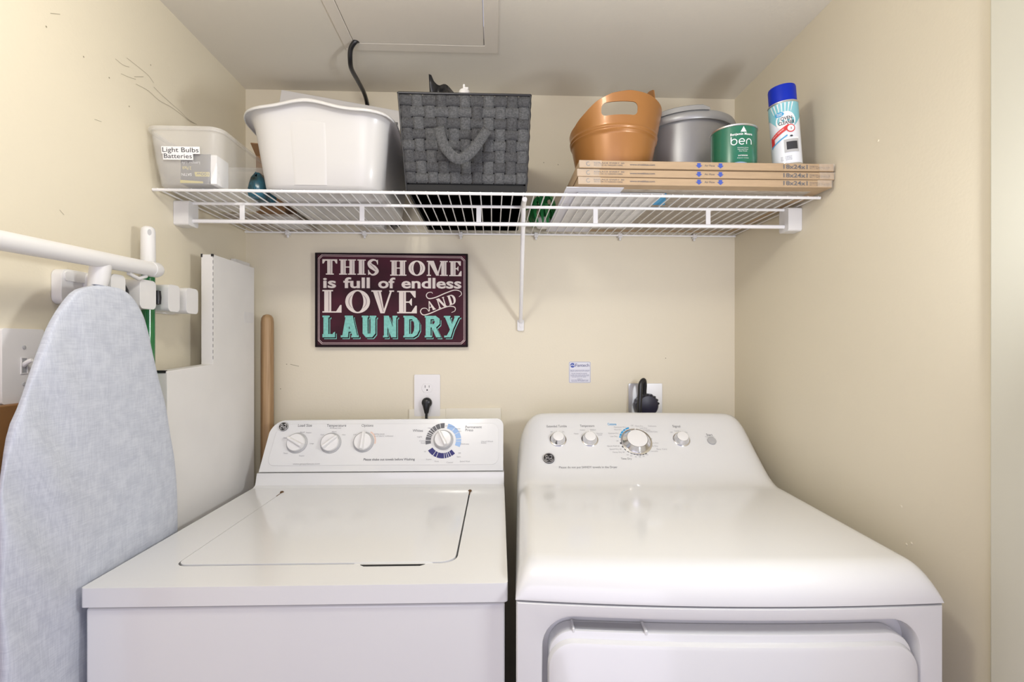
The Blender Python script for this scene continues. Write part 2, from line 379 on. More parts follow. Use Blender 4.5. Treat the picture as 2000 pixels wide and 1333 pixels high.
for s, u, v, w in (('Small', 586, 846, 9), ('Medium', 598, 847, 10), ('Large', 605, 868, 8), ('Super', 584, 892, 11), ('Extra', 554, 857, 8), ('Reset', 554, 887, 8), ('All Rinses Cold', 644, 838, 22), ('Warm', 648, 845, 9), ('Cold', 626, 851, 7),
                   ('Hot', 668, 851, 7), ('Off', 690, 851, 6), ('On', 705, 847, 4), ('EXTRA RINSE', 731, 850, 20), ('and fabric softener', 731, 853.5, 42), ('Heavy', 836, 838, 18), ('Medium', 836, 845, 10), ('Light', 815, 855, 16), ('Cotton', 819, 863, 12),
                   ('Soak', 822, 867, 10), ('OFF', 869, 834, 5), ('Heavy', 876, 835, 11), ('Regular', 888, 839, 12), ('Light', 893, 844, 8), ('Delicate', 900, 869, 18), ('Hand Wash', 940, 864, 24), ('Knits', 940, 867, 18), ('Spin', 892, 894, 9), ('Speed Wash', 898, 903, 20),
                   ('Super', 832, 899, 14), ('Rinse', 849, 903, 8), ('Casual', 872, 905, 20), ('Off', 828, 884, 4), ('Off', 895, 887, 5)):
    PW.text(pale, s, u, v, u+w, 2.6)
mk('panel_lettering', ink, M['ink'], con, fix=False)['label'] = 'grey cycle names and notice'
mk('fine_lettering', pale, M['ink2'], con, fix=False)
DW = PW.uv(866, 861)
for mt, segs in (('ink', ((88, 103), (105, 120), (122, 133), (135, 141), (144, 150), (153, 158), (160, 165), (167, 178), (180, 193))), ('sky', ((76, 50), (48, 30), (28, 8), (5, -2), (-4, -22))), ('navy', ((214, 236), (238, 248), (250, 275), (277, 283), (285, 290), (292, 298), (300, 313)))):
    g = G()
    for a0, a1 in segs: g.sheet([arcband(DW[0], DW[1], .036, .051, a0, a1)], PW.fn())
    mk('dial_ring', g, M[mt], con, fix=False)
A = PW.uv(711, 863); g = G(); g.sheet([arcband(A[0], A[1], .030, .034, -12, 60)], PW.fn()); mk('option_arc', g, M['peach'], con, fix=False)
def knob(P, u, v, r, h, ang, par, name='knob'):
    a = P.uv(u, v); c = P.at(a[0], a[1], 0)
    g = G().lathe([(r*1.22, 0), (r*1.2, h*.10), (r*1.08, h*.16)], c, P.n, 40); sk = mk(name+'_skirt', g, M['greyp'], par, smooth=40)
    g = G().lathe([(r, h*.12), (r, h*.55), (r*.95, h*.66), (r*.3, h*.70), (0, h*.70)], c, P.n, 40)
    k = mk(name, g, M['knobw'], par, smooth=40)
    d = V(math.cos(R(ang)), math.sin(R(ang)), 0); e = V(-d.y, d.x, 0)
    def q(s, t, z): return P.at(a[0]+d.x*s+e.x*t, a[1]+d.y*s+e.y*t, z)
    L = r*1.12; vs = [q(-L*.9, -r*.34, h*.5), q(L, -r*.22, h*.5), q(L, r*.22, h*.5), q(-L*.9, r*.34, h*.5), q(-L*.80, -r*.14, h*1.15), q(L*.92, -r*.10, h*1.05), q(L*.92, r*.10, h*1.05), q(-L*.80, r*.14, h*1.15)]
    mk('grip', G().add(vs, [(0,3,2,1),(4,5,6,7),(0,1,5,4),(1,2,6,5),(2,3,7,6),(3,0,4,7)]), M['knobw'], k, bevel=.0015)
    g = G().add([q(L*.35, -.0007, h*1.10), q(L*.92, -.0007, h*1.06), q(L*.92, .0007, h*1.06), q(L*.35, .0007, h*1.10)], [(0,1,2,3)])
    return k
knob(PW, 580, 866, .0245, .020, 152, con, 'load_knob'); knob(PW, 646, 866, .0245, .020, 42, con, 'temperature_knob')
knob(PW, 710, 864, .0245, .020, 88, con, 'option_knob'); knob(PW, 866, 860, .0235, .030, 118, con, 'cycle_dial')
def emblem(P, u, v, r, par, ry=None):
    a = P.uv(u, v); c = P.at(a[0], a[1], 0); e = mk('round_emblem', G().lathe([(r, 0), (r, .0015), (r*.85, .0025), (0, .0025)], c, P.n, 28), M['black'], par, smooth=40)
    g = G(); f = P.fn(.0030); x, y = a
    g.sheet([circ(x, y, r*.98, 28), circ(x, y, r*.86, 28)[::-1]], f)
    for s in (-1, 1):
        g.sheet([ribbon2([(x+s*r*.10, y+r*.42), (x+s*r*.38, y+r*.46), (x+s*r*.55, y+r*.15), (x+s*r*.3, y-r*.1), (x+s*r*.12, y-r*.02)], r*.11, 5)], f)
        g.sheet([ribbon2([(x+s*r*.12, y-r*.5), (x+s*r*.40, y-r*.52), (x+s*r*.60, y-r*.25), (x+s*r*.35, y-r*.12)], r*.11, 5)], f)
    g.sheet([ribbon2([(x-r*.5, y-r*.05), (x-r*.1, y+r*.2), (x+r*.05, y-r*.3), (x+r*.5, y)], r*.10, 5)], f)
    for k in range(4):
        t = R(45+90*k); g.sheet([ribbon2([(x+r*.62*math.cos(t-.3), y+r*.62*math.sin(t-.3)), (x+r*.76*math.cos(t), y+r*.76*math.sin(t)), (x+r*.62*math.cos(t+.3), y+r*.62*math.sin(t+.3))], r*.07, 4)], f)
    mk('monogram', g, M['chrome'], e, fix=False)
emblem(PW, 554, 834, .0135, con)

# ------------------------------------------------------------------ dryer
da = R(-3.1)
dry = root('dryer', 'white front-loading tumble dryer with a curved top and a door, right of the washer', 'dryer', (.0365, .7735, 0), da)
DM = FR[dry].inverted(); D3 = DM.to_3x3(); DWd = .674; DD = .69
def bow(p):
    p = Vector(p); t = 2*p.x/DWd-1; w = max(0, 1-max(p.y, 0)/.30); return V(p.x, p.y-.016*(1-t*t)*w, p.z)
def dl_(g): return g.move(lambda p: DM @ bow(p))
def dens(g): return g
def gridbox(x0, x1, y0, y1, z0, z1, nx=24):
    g = G(); pts = lambda x: [(x, y0, z0), (x, y0, z1), (x, y1, z1), (x, y1, z0)]
    vs = []; fs = []
    for i in range(nx+1): vs += pts(x0+(x1-x0)*i/nx)
    for i in range(nx):
        for k in range(4): fs.append((4*i+k, 4*i+(k+1) % 4, 4*i+4+(k+1) % 4, 4*i+4+k))
    fs += [(0, 1, 2, 3), (4*nx+3, 4*nx+2, 4*nx+1, 4*nx)]
    return g.add(vs, fs)
# door opening outline and door outline on the front (x, z)
def dense(loop, step=.03):
    out = []
    for i, p in enumerate(loop):
        q = loop[(i+1) % len(loop)]; n = max(1, int(math.hypot(q[0]-p[0], q[1]-p[1])/step))
        for k in range(n): out.append((p[0]+(q[0]-p[0])*k/n, p[1]+(q[1]-p[1])*k/n))
    return out
mk('cabinet', dl_(gridbox(.002, DWd-.002, .040, DD, .012, .903)), M['enamel'], dry, bevel=.003)
def halfarc(x0, x1, zt, r, n=8, m=22):             # top outline of a rounded panel, left to right
    L = [(x0+r-r*math.cos(R(90*k/n)), zt-r+r*math.sin(R(90*k/n))) for k in range(n+1)]
    L += [(x0+r+(x1-x0-2*r)*k/m, zt) for k in range(1, m)]
    return L+[(x1-r+r*math.sin(R(90*k/n)), zt-r+r*math.cos(R(90*k/n))) for k in range(n+1)]
# front with a rounded opening, built in narrow strips so it can bow
OX0, OX1, OZ, OR = .043, .634, .881, .050
g = G(); rows = []
for e, y in ((0, .041), (0, .004), (.0015, .0012), (.005, 0)):
    rows.append([(OX0-e, y, .16)]+[(x, y, z) for x, z in halfarc(OX0-e, OX1+e, OZ+e, OR+e)]+[(OX1+e, y, .16)])
last = rows[-1]; n_ = len(last); out_ = []
for k, (x, y, z) in enumerate(last):
    if x < OX0+OR*.3: out_.append((.0035, 0, z if z < .86 else .8995))
    elif x > OX1-OR*.3: out_.append((DWd-.0035, 0, z if z < .86 else .8995))
    else: out_.append((x, 0, .8995))
rows.append(out_)
rows.append([((.001 if x < .01 else DWd-.001 if x > DWd-.01 else x), .003, (.902 if z > .899 else z)) for x, y, z in out_])
rows.append([(x, .041, z) for x, y, z in rows[-1]])
g.v = [V(*p) for r_ in rows for p in r_]; g.f = [(j*n_+i, j*n_+i+1, (j+1)*n_+i+1, (j+1)*n_+i) for j in range(len(rows)-1) for i in range(n_-1)]
mk('front_frame', dl_(g), M['enamel'], dry, smooth=40)
mk('lower_front', dl_(gridbox(.001, DWd-.001, 0, .041, .012, .162)), M['enamel'], dry, bevel=.003)
mk('door_recess', dl_(gridbox(.040, .640, .036, .043, .155, .885)), M['enamel'], dry)
def bowpanel(x0, x1, zb, zt, r, y0, y1, e=.006):
    g = G(); rows = []
    for q, y in ((0, y1), (0, y0+e), (e*.3, y0+e*.3), (e, y0)): rows.append([(x0+q, y, zb)]+[(x, y, z) for x, z in halfarc(x0+q, x1-q, zt-q, r-q*.5)]+[(x1-q, y, zb)])
    rows.append([(x, y0, zb) for x, y, z in rows[-1]]); rows.append([(x, y1, zb) for x, y, z in rows[-1]])
    n_ = len(rows[0]); g.v = [V(*p) for r_ in rows for p in r_]; g.f = [(j*n_+i, j*n_+i+1, (j+1)*n_+i+1, (j+1)*n_+i) for j in range(len(rows)-1) for i in range(n_-1)]
    g.f.append(tuple(range(n_))); return g
door = mk('door', dl_(bowpanel(.053, .627, .18, .8575, .040, .006, .034, .004)), M['enamel'], dry, smooth=40)
mk('door_skin', dl_(bowpanel(.051, .630, .175, .845, .042, -.005, .008, .008)), M['enamel'], door, smooth=40)
mk('pull_recess', dl_(gridbox(.094, .203, .010, .030, .852, .8582)), M['greyp'], door)
for xa, xb in ((.090, .094), (.203, .208)): mk('pull_end', dl_(gridbox(xa, xb, .006, .032, .852, .8610, 2)), M['enamel'], door, bevel=.0015)
for x in (.05, DWd-.05):
    for y in (.08, DD-.06): mk('foot', dl_(G().lathe([(.02, 0), (.02, .008), (.01, .012), (.01, .02)], (x, y, 0), n=12)), M['blackm'], dry)
# moulded top flowing into the console
ys = [0, .002, .006, .012, .02, .03, .04, .05, .06, .08, .12, .2, .3, .38, .42, .44, .45, .46, .47, .48, .49, .50, .51, .52, .54, .56, .58, .60, .61, .62, .63, .64, .65, .66, .665, .67]
y0c = .475; sl = .98
def topz(y):
    f = .05
    if y < f: z = .907+.050*math.sqrt(max(0, 1-(1-y/f)**2))
    else: z = .957+.002*(y-f)
    line = .957+(y-y0c)*sl                       # console slope
    k = .022; hgt = max(z, line)
    if abs(z-line) < k*2: hgt = max(z, line)+(2*k-abs(z-line))**2/(8*k)
    cap = 1.124
    if hgt > cap-.03:
        over = hgt-(cap-.03); hgt = cap-.03+.03*(1-math.exp(-over/.03))
    if y > .645: hgt -= (y-.645)*1.0
    return hgt
def tz(x, y):
    h = topz(y); e = min(x, DWd-x); k = min(1, max(0, (y-.42)/.12)); k = k*k*(3-2*k); rr = .034*(1-k)+.085*k; n = 2.2+.5*k
    t = min(1, e/rr); fz = (max(0, 1-(1-t)**n))**(1/n)
    arch = (.004*(1-(2*x/DWd-1)**2))*k
    return .906+(h-.906)*fz+arch
xs = [0, .0008, .002, .004, .007, .011, .016, .022, .029, .037, .047, .058, .07, .085]; xs = xs+[.085+(DWd-.17)*i/16 for i in range(1, 16)]+[DWd-x for x in xs[::-1]]
vs = [(x, y, tz(x, y)) for y in ys for x in xs]; nx = len(xs); ny = len(ys)
fs = [(j*nx+i, j*nx+i+1, (j+1)*nx+i+1, (j+1)*nx+i) for j in range(ny-1) for i in range(nx-1)]
rim = [i for i in range(nx)]+[j*nx+nx-1 for j in range(1, ny)]+[(ny-1)*nx+i for i in range(nx-2, -1, -1)]+[j*nx for j in range(ny-2, 0, -1)]
b = len(vs); vs += [(vs[i][0], vs[i][1], .9045) for i in rim]; m_ = len(rim)
fs += [(rim[k], rim[(k+1) % m_], b+(k+1) % m_, b+k) for k in range(m_)]
tp = mk('top_and_console', dl_(G().add(vs, fs)), M['enamel'], dry, smooth=50)
yb = .54
PD = Plane(DM @ V(0, yb, .957+(yb-y0c)*sl+.004), D3 @ V(1, 0, 0), D3 @ V(0, 1, sl)); 
_f = PD.o.copy()
ink, pale, blue, blk = G(), G(), G(), G()
for s, u0, u1, v, h in (('Extended Tumble', 1068, 1107, 834, 4.4), ('Temperature', 1133, 1161, 834, 4.4), ('Signal', 1314, 1329, 835, 4.4), ('Start', 1380, 1392, 851, 4.4), ('Time Dry', 1213, 1234, 898, 3.6)): PD.text(ink, s, u0, v, u1, h)
PD.text(ink, 'Please do not put SANDY towels in the Dryer', 1092, 915.5, 1206, 4.8, 0)
PD.text(blue, 'Cottons', 1187, 831, 1204, 4.2, .02)
for s, u, v, w in (('Off', 1075, 844, 4), ('On', 1098, 844, 4), ('Cotton', 1133, 841, 10), ('Medium', 1153, 841, 11), ('Heavy', 1121, 848, 9), ('Very low', 1165, 848, 12), ('Low', 1168, 851, 8), ('Optimum Dry', 1199, 836, 24), ('More Dry', 1200, 841, 14), ('Optimum Dry', 1188, 848, 20), ('Less Dry', 1192, 854, 14),
                   ('Off', 1204, 863, 4), ('Quick Fluff 20', 1186, 873, 24), ('Speed Dry 30', 1191, 879, 23), ('Damp Dry 40', 1197, 885, 23), ('Off', 1232, 833, 5), ('More Dry', 1241, 834, 15), ('Less Dry', 1250, 838, 14), ('Delicates', 1266, 834, 16), ('Dewrinkle', 1256, 842, 14), ('Wrinkle Care', 1262, 845, 22),
                   ('Off', 1270, 859, 4), ('More Dry', 1270, 867, 16), ('Less Dry', 1270, 873, 15), ('Easy Care', 1283, 879, 20), ('Casuals', 1268, 883, 24), ('Off', 1309, 846, 5), ('Low', 1318, 843, 9), ('On', 1338, 846, 5), ('Press to start', 1378, 854, 17),
                   ('60', 1224, 890, 4), ('50', 1231, 892, 4), ('40', 1240, 894, 4), ('30', 1248, 894, 4), ('20', 1255, 893, 4), ('10', 1262, 890, 4)):
    PD.text(pale, s, u, v, u+w, 2.6)
def hug(g, e=.0006):
    def f(p): q = FR[dry] @ Vector(p); return DM @ V(q.x, q.y, tz(q.x, q.y)+e)
    return g.move(f)
dc = PD.uv(1243, 861)
hug(ink); hug(pale)
mk('panel_lettering', ink, M['ink'], tp, fix=False)['label'] = 'grey cycle names and notice'
mk('fine_lettering', pale, M['ink2'], tp, fix=False)
dc = PD.uv(1243, 861)
for a0, a1 in ((108, 122), (124, 134), (136, 148), (150, 160), (162, 168)): blue.sheet([arcband(dc[0], dc[1], .042, .047, a0, a1)], PD.fn())
mk('cotton_arc', hug(blue), M['cyan'], tp, fix=False)
for a0 in (188, 203, 216, 228, 240, 250, 260, 270, 280, 290): blk.sheet([arcband(dc[0], dc[1], .042, .047, a0, a0+7, 3)], PD.fn())
mk('time_arc', hug(blk), M['inkk'], tp, fix=False)
def dknob(u, v, r, par, name):
    a = PD.uv(u, v); c = PD.at(a[0], a[1], -.002)
    base = mk(name+'_base', G().lathe([(r*1.20, 0), (r*1.18, .003), (r*1.06, .0045), (r, .0045)], c, PD.n, 48), M['chrome'], par, smooth=35)
    ring = mk(name, G().lathe([(r*1.04, .003), (r*1.04, .006), (r*.99, .008), (r*.82, .0165), (r*.79, .018), (r*.74, .018)], c, PD.n, 48), M['chrome'], par, smooth=35)
    mk('cap', G().lathe([(r*.77, .0170), (r*.75, .0186), (r*.5, .0195), (0, .0200)], c, PD.n, 48), M['knobw'], ring, smooth=35)
    mk('pointer', G().box((-.0008, r*.76, 0), (.0008, r*1.0, .0150)).move(lambda p: PD.at(a[0]+p.x, a[1]+p.y, p.z)), M['white'], ring)
dknob(1090, 859, .0195, tp, 'tumble_knob'); dknob(1152, 859, .0195, tp, 'temperature_knob'); dknob(1331, 859, .0195, tp, 'signal_knob'); dknob(1243, 863, .036, tp, 'cycle_dial')
a = PD.uv(1390, 862); mk('start_button', G().lathe([(.0115, -.002), (.0115, .003), (.0105, .004), (0, .0042)], PD.at(a[0], a[1], 0), PD.n, 32), M['greyp'], tp, smooth=35)
emblem(PD, 1072, 896, .0155, tp)

# ------------------------------------------------------------------ wire shelf
SZ = 1.6655; YF = 1.132
sh = root('wire_shelf', 'long white wire shelf fixed between the side walls with a hanging rail below', 'shelf', (XL, YW, SZ))
mk('front_rod', G().tube([(XL+.002, YF, SZ-.003), (XR-.004, YF, SZ-.003)], .0036), M['wire'], sh, smooth=60)
mk('rear_rod', G().tube([(XL+.004, YW-.012, SZ-.004), (XR-.004, YW-.012, SZ-.004)], .003), M['wire'], sh, smooth=60)
mk('cross_rod', G().tube([(XL+.03, 1.225, SZ-.0065), (XR-.03, 1.225, SZ-.0065)], .0038), M['wire'], sh, smooth=60)
mk('hanging_rod', G().tube([(XL+.03, 1.225, SZ-.050), (XR-.03, 1.225, SZ-.050)], .0050), M['wire'], sh, smooth=60)
w0 = mk('deck_wire', G().tube([(XL+.014, YF-.004, SZ-.0015), (XL+.014, YW-.010, SZ-.0015)], .0016, 6), M['wire'], sh, smooth=60)
for k in range(1, 62):
    c = w0.copy(); C.objects.link(c); c.location.x = k*.0251
for u in (473, 707, 935, 1163, 1383):
    p = on(u, 420, (0, 1.225, 0), V(0, 1, 0)); mk('spacer', G().box((p.x-.006, 1.2235, SZ-.049), (p.x+.006, 1.2275, SZ-.007)), M['wire'], sh, bevel=.001)
for s, X in ((1, XL), (-1, XR)):
    x0, x1 = sorted((X+s*.0005, X+s*.036))
    k = mk('end_bracket', G().prism([rrect(1.205, SZ-.064, 1.245, SZ-.004, .006)], lambda y, z, d: V(d, y, z), x0, x1), M['plastic'], sh, bevel=.002)
for u in (562, 712, 900, 1047, 1211, 1356):
    p = on(u, 455, (0, YW-.01, 0), V(0, 1, 0)); mk('wall_clip', G().box((p.x-.006, YW-.017, SZ-.012), (p.x+.006, YW-.0005, SZ+.002)).lathe([(.004, 0), (.004, .008)], (p.x, YW-.009, SZ-.020), (0, 0, 1), 10), M['plastic'], sh, bevel=.001)
br = mk('support_brace', G().tube(smoothpath([(.076, 1.15, SZ-.009), (.0765, 1.20, SZ-.010), (.078, 1.235, SZ-.030), (.0890, YW-.012, 1.385)], 6), .006, 12), M['wire'], sh, smooth=60)
mk('brace_foot', G().prism([rrect(.0785, 1.356, .0995, 1.392, .005)], lambda x, z, d: V(x, d, z), YW-.010, YW-.0005).tube([(.089, YW-.013, 1.372), (.089, YW-.009, 1.372)], .004, 10), M['plastic'], br, bevel=.0015)

# ------------------------------------------------------------------ generic loft with rounded rectangle sections
def rloop(cx, cy, hx, hy, r, n=8, m=6):
    L = rrect(cx-hx, cy-hy, cx+hx, cy+hy, r, n); return dense(L, .012) if m else L
def loft(g, loops, cap0=False, cap1=False):
    n = len(loops[0]); b = len(g.v)
    for l in loops: g.v += [Vector(p) for p in l]
    for j in range(len(loops)-1):
        for i in range(n): i2 = (i+1) % n; g.f.append((b+j*n+i, b+j*n+i2, b+(j+1)*n+i2, b+(j+1)*n+i))
    if cap0: g.f.append(tuple(b+i for i in range(n))[::-1])
    if cap1: g.f.append(tuple(b+(len(loops)-1)*n+i for i in range(n)))
    return g
def sect(cx, cy, hx, hy, r, N=112):                 # fixed count, angle-matched
    out = []; seg = [(hx-r, -hy, 0, 1)]
    base = rrect(cx-hx, cy-hy, cx+hx, cy+hy, r, 9)
    # insert straight subdivisions evenly: 18 per side
    res = []
    for q in range(4):
        arc = base[q*10:(q+1)*10]; nxt = base[((q+1)*10) % 40]; res += arc
        a = arc[-1]
        for k in range(1, 18): res.append((a[0]+(nxt[0]-a[0])*k/18, a[1]+(nxt[1]-a[1])*k/18))
    return res

# ------------------------------------------------------------------ frosted bin on the left
T0 = SZ+.0014
fb = root('storage_bin', 'frosted bin with Light Bulbs and Batteries labels at the left end of the shelf', 'bin', (-.683, 1.22, T0))
def binsec(z, hx, hy, cx=-.683, cy=1.225): return [(x, y, z) for x, y in sect(cx, cy, hx, hy, .028)]
g = G(); loft(g, [binsec(T0, .060, .105), binsec(T0+.004, .066, .111), binsec(T0+.06, .074, .119), binsec(T0+.112, .079, .124), binsec(T0+.122, .0795, .1245)], cap0=True)
bb = mk('bin_body', g, M['clear'], fb, smooth=50, solid=.0016)
g = G(); loft(g, [binsec(T0+.117, .0795, .1245), binsec(T0+.117, .0835, .1285), binsec(T0+.121, .0845, .1295), binsec(T0+.1255, .0835, .1285), binsec(T0+.127, .0805, .1255), binsec(T0+.121, .079, .124)])
mk('bin_rim', g, M['clear'], bb, smooth=50)
PF = Plane((0, 1.1060, T0), (1, 0, 0), (0, -.012, .12))
g1, g2 = G(), G()
for s, u0, v0, u1, v1, tx0, tx1 in (('Light Bulbs', 316, 300, 390, 287, 318, 388), ('Batteries', 319, 312, 377, 301, 321, 375)):
    a = PF.uv(u0, v0); b = PF.uv(u1, v1); lb = mk('paper_label', G().prism([[(a[0], a[1]), (b[0], a[1]), (b[0], b[1]), (a[0], b[1])]], PF.fd(), 0.0002, .0008), M['white'], bb)
    ta = PF.uv(tx0, v0-3); tb = PF.uv(tx1, v0-11); gt = G(); text(gt, s, ta[0], ta[1], tb[0]-ta[0], tb[1]-ta[1], PF.fn(.0012)); mk('printed_words', gt, M['inkk'], lb, fix=False)
# bulb box inside, printed upside down
bx = root('light_bulb_box', 'small dark box with yellow and white upside-down print seen through the frosted bin', 'box', (-.655, 1.15, T0+.003))
mk('carton', G().box((-.697, 1.116, T0+.005), (-.632, 1.165, T0+.072)), M['inkk'], bx, bevel=.001)
mk('white_end', G().box((-.6315, 1.116, T0+.005), (-.618, 1.165, T0+.070)), M['white'], bx, bevel=.001)
PX = Plane((-.697, 1.1155, T0+.005), (1, 0, 0), (0, 0, 1)); g1, g2, g3 = G(), G(), G()
g1.sheet([[(.033, .016), (.064, .016), (.064, .026), (.031, .026)]], PX.fn()); g1.sheet([[(.0, .001), (.05, .001), (.05, .005), (.0, .008)]], PX.fn())
text(g2, '100w', .036, .018, .026, .0065, PX.fn(.0010), .01, True); text(g1, '2 Pack', .004, .031, .020, .007, PX.fn(), .02, True)
text(g3, 'Longer Life', .003, .043, .040, .006, PX.fn(), .01, True); text(g3, 'SATIN', .003, .017, .022, .006, PX.fn(), .01, True)
mk('yellow_print', g1, M['lime'], bx, fix=False); mk('black_print', g2, M['inkk'], bx, fix=False); mk('white_print', g3, M['white'], bx, fix=False)
g = G().box((-.615, 1.150, T0+.003), (-.600, 1.25, T0+.055)); 
# small things between the bin and the white tub
mk_b = root('battery_pouch', 'small dark crumpled pouch with blue patches between the frosted bin and the white tub', 'pouch', (-.575, 1.215, T0))
g = G(); loft(g, [[(x+random.uniform(-.003, .003), y+random.uniform(-.003, .003), z+random.uniform(-.002, .002)) for x, y in sect(-.572, 1.235, a_, b_, min(a_, b_)*.8)[::3]] for z, a_, b_ in ((T0+.002, .016, .040), (T0+.015, .019, .045), (T0+.035, .017, .042), (T0+.052, .012, .038), (T0+.062, .004, .034))], True, True)
pb = mk('pouch_body', g, mat('pouch_film', (.03, .17, .26), .25, col2=(.02, .03, .02), nscale=28), mk_b, smooth=80)
g = G().box((-.655, 1.375, T0+.004), (-.575, 1.455, T0+.170)); bc = mk('small_carton', g, M['card2'], loc=(-.61, 1.415, T0+.004)); tag(bc, 'small brown cardboard carton behind the frosted bin and left of the white tub', 'box')
g = G().add([(-.655, 1.375, T0+.170), (-.575, 1.375, T0+.170), (-.575, 1.345, T0+.185), (-.655, 1.345, T0+.192)], [(0, 1, 2, 3)]); mk('flap', g, M['card2'], bc, solid=.003)
for i, (x0, y0, x1, y1, z) in enumerate(((-.745, 1.36, -.545, 1.535, 0),)):
    o = mk('magazine', G().box((x0, y0, T0+z), (x1, y1, T0+z+.0035)), M['news'], loc=(x0, y0, T0+z)); tag(o, 'printed magazine lying flat on the wires at the left rear, under a brown carton', 'magazine')
    mk('white_cover', G().box((x0+.10, y0+.01, T0+z-.0003), (x1-.005, y1-.02, T0+z+.0002)), M['paper'], o)

# ------------------------------------------------------------------ white tub
wt = root('dish_tub', 'white plastic wash tub with a wavy rim, left of the dark woven basket', 'tub', (-.395, 1.29, T0))
cx, cy = -.394, 1.285
def zrim(x, y):
    fx = (x-cx)/.16; fy = (y-cy)/.2
    lift = .019*math.exp(-((fx+.10)/.40)**2) if abs(fy) > .75 else 0
    sid = -.016*max(0, 1-(abs(fy)/.9)**2)
    return .165+lift+sid
def tsec(t, hx, hy, r, dz=0):
    out = []
    for x, y in sect(cx, cy, hx, hy, r):
        z = T0+zrim(x, y)*t+dz; out.append((x, y, z))
    return out
prf = [(0, .120, .150, .040), (.012, .128, .158, .042), (.05, .133, .163, .045), (.35, .140, .171, .050), (.65, .147, .179, .055), (.86, .152, .185, .058), (.93, .156, .189, .060), (.985, .160, .193, .062)]
g = G(); loft(g, [tsec(*p) for p in prf]+[tsec(1.0, .166, .199, .066), tsec(1.0, .171, .204, .07, -.001), tsec(.97, .1725, .2055, .07), tsec(.955, .1715, .2045, .07)], cap0=True)
tb = mk('tub_body', g, M['tub'], wt, smooth=60, solid=.002)
# raised panel on the front
g = G(); hw = .048
def tubfront(x, t):
    k = [p for p in prf]; hy = .163+(.185-.163)*(t-.05)/(.86-.05); return cy-hy, T0+zrim(x, cy-hy)*t
def pf(u, v):
    x = cx-.018+(u-.5)*2*hw*(1-.10*(1-v)); t = .04+v*.80; y, z = tubfront(cx, t); e = min(min(u, 1-u)/.10, (1-v)/.08, 1); return (x, y-.0028*min(1, e)+.0012, z)
mk('front_panel', g.grid(20, 20, pf), M['tub'], tb, smooth=80)

# white carton behind the tub, tilted
wbx = root('flat_white_box', 'flat white box standing tilted behind the white tub, under the ceiling', 'box', (-.45, 1.515, T0))
ca, sa = math.cos(R(-9.2)), math.sin(R(-9.2))
def tilt(p): x, y, z = p[0]+.27, p[1], p[2]-T0; return V(-.27+x*ca-z*sa, y, T0+x*sa+z*ca)
def lift(p): q = tilt(p); return V(q.x-.062, q.y, q.z+.002)
bxm = G().box((-.640, 1.500, T0+.0), (-.27, 1.536, T0+.362)).move(lift)
mk('carton', bxm, M['cardw'], wbx, bevel=.0015)
mk('hand_hole', G().box((-.290, 1.498, T0+.300), (-.279, 1.5005, T0+.325)).move(lift), M['ink'], wbx)

# black cord from the ceiling
cp = [(-.3600, 1.3000, ZC+.006), (-.3655, 1.300, ZC-.010), (-.3700, 1.315, ZC-.035), (-.3720, 1.35, ZC-.060)]
cp = [(-.350, 1.296, ZC+.004), (-.3602, 1.292, ZC-.004), (-.3745, 1.300, ZC-.022), (-.3850, 1.330, ZC-.046), (-.3920, 1.40, ZC-.060), (-.4020, 1.49, ZC-.066), (-.400, 1.538, ZC-.090), (-.395, 1.5425, ZC-.15), (-.36, 1.5425, 1.85), (-.33, 1.5425, 1.70), (-.31, 1.538, T0+.012)]
cu = [on(*p[:2], (0, p[2], 0), V(0, 1, 0)) for p in ((684, 118, 1.318), (687, 136, 1.35), (700, 160, 1.42), (712, 184, 1.49))]
cp = [(-.352, 1.296, ZC+.004), (-.3600, 1.290, ZC-.004)]+[tuple(p) for p in [on(685, 96, (0, 1.300, 0), V(0, 1, 0))]+cu]+[(-.392, 1.5435, 2.058), (-.385, 1.5435, 1.98), (-.36, 1.5435, 1.85), (-.33, 1.5435, 1.72), (-.31, 1.538, T0+.010)]
cord = mk('power_cable', G().tube(smoothpath(cp, 6), .0062, 10), M['black'], smooth=60, loc=(-.352, 1.296, ZC)); tag(cord, 'thick black cord hanging out of the ceiling beside the hatch behind the white tub', 'cord')
mk('plug', G().tube([(-.31, 1.538, T0+.012), (-.295, 1.50, T0+.011), (-.285, 1.47, T0+.011)], [.007, .010, .012], 12), M['black'], cord, smooth=50)

# ------------------------------------------------------------------ woven basket
bk = root('woven_basket', 'dark grey woven strap basket with a hanging handle, middle of the shelf', 'basket', (-.06, 1.30, T0))
bx0, bx1, by0, by1, bh = -.199, .078, 1.134, 1.515, .213
tx0, tx1, ty0, ty1 = -.2125, .0865, 1.106, 1.53
def corner(i, t):                                   # i: 0 front-left 1 front-right 2 back-right 3 back-left
    x0, x1, y0, y1 = bx0+(tx0-bx0)*t, bx1+(tx1-bx1)*t, by0+(ty0-by0)*t, by1+(ty1-by1)*t
    return V(*((x0, y0), (x1, y0), (x1, y1), (x0, y1))[i], T0+bh*t)
def shrink(p): d = V(-.065-p.x, 1.32-p.y, 0); return p+V(math.copysign(.006, d.x), math.copysign(.006, d.y), 0)
mk('liner', loft(G(), [[shrink(corner(i, t)) for i in range(4)] for t in (.0, .97)], True), M['blackm'], bk)
mk('base', loft(G(), [[corner(i, t) for i in range(4)] for t in (0.0, .075)], True, True), M['blackm'], bk, bevel=.002)
def face_fn(i):
    def f(s, t, off):
        a, b = corner(i, t), corner((i+1) % 4, t); p = a.lerp(b, s); d = (b-a).normalized(); n = V(d.y, -d.x, 0); return p+n*off
    return f
A_ = .0019
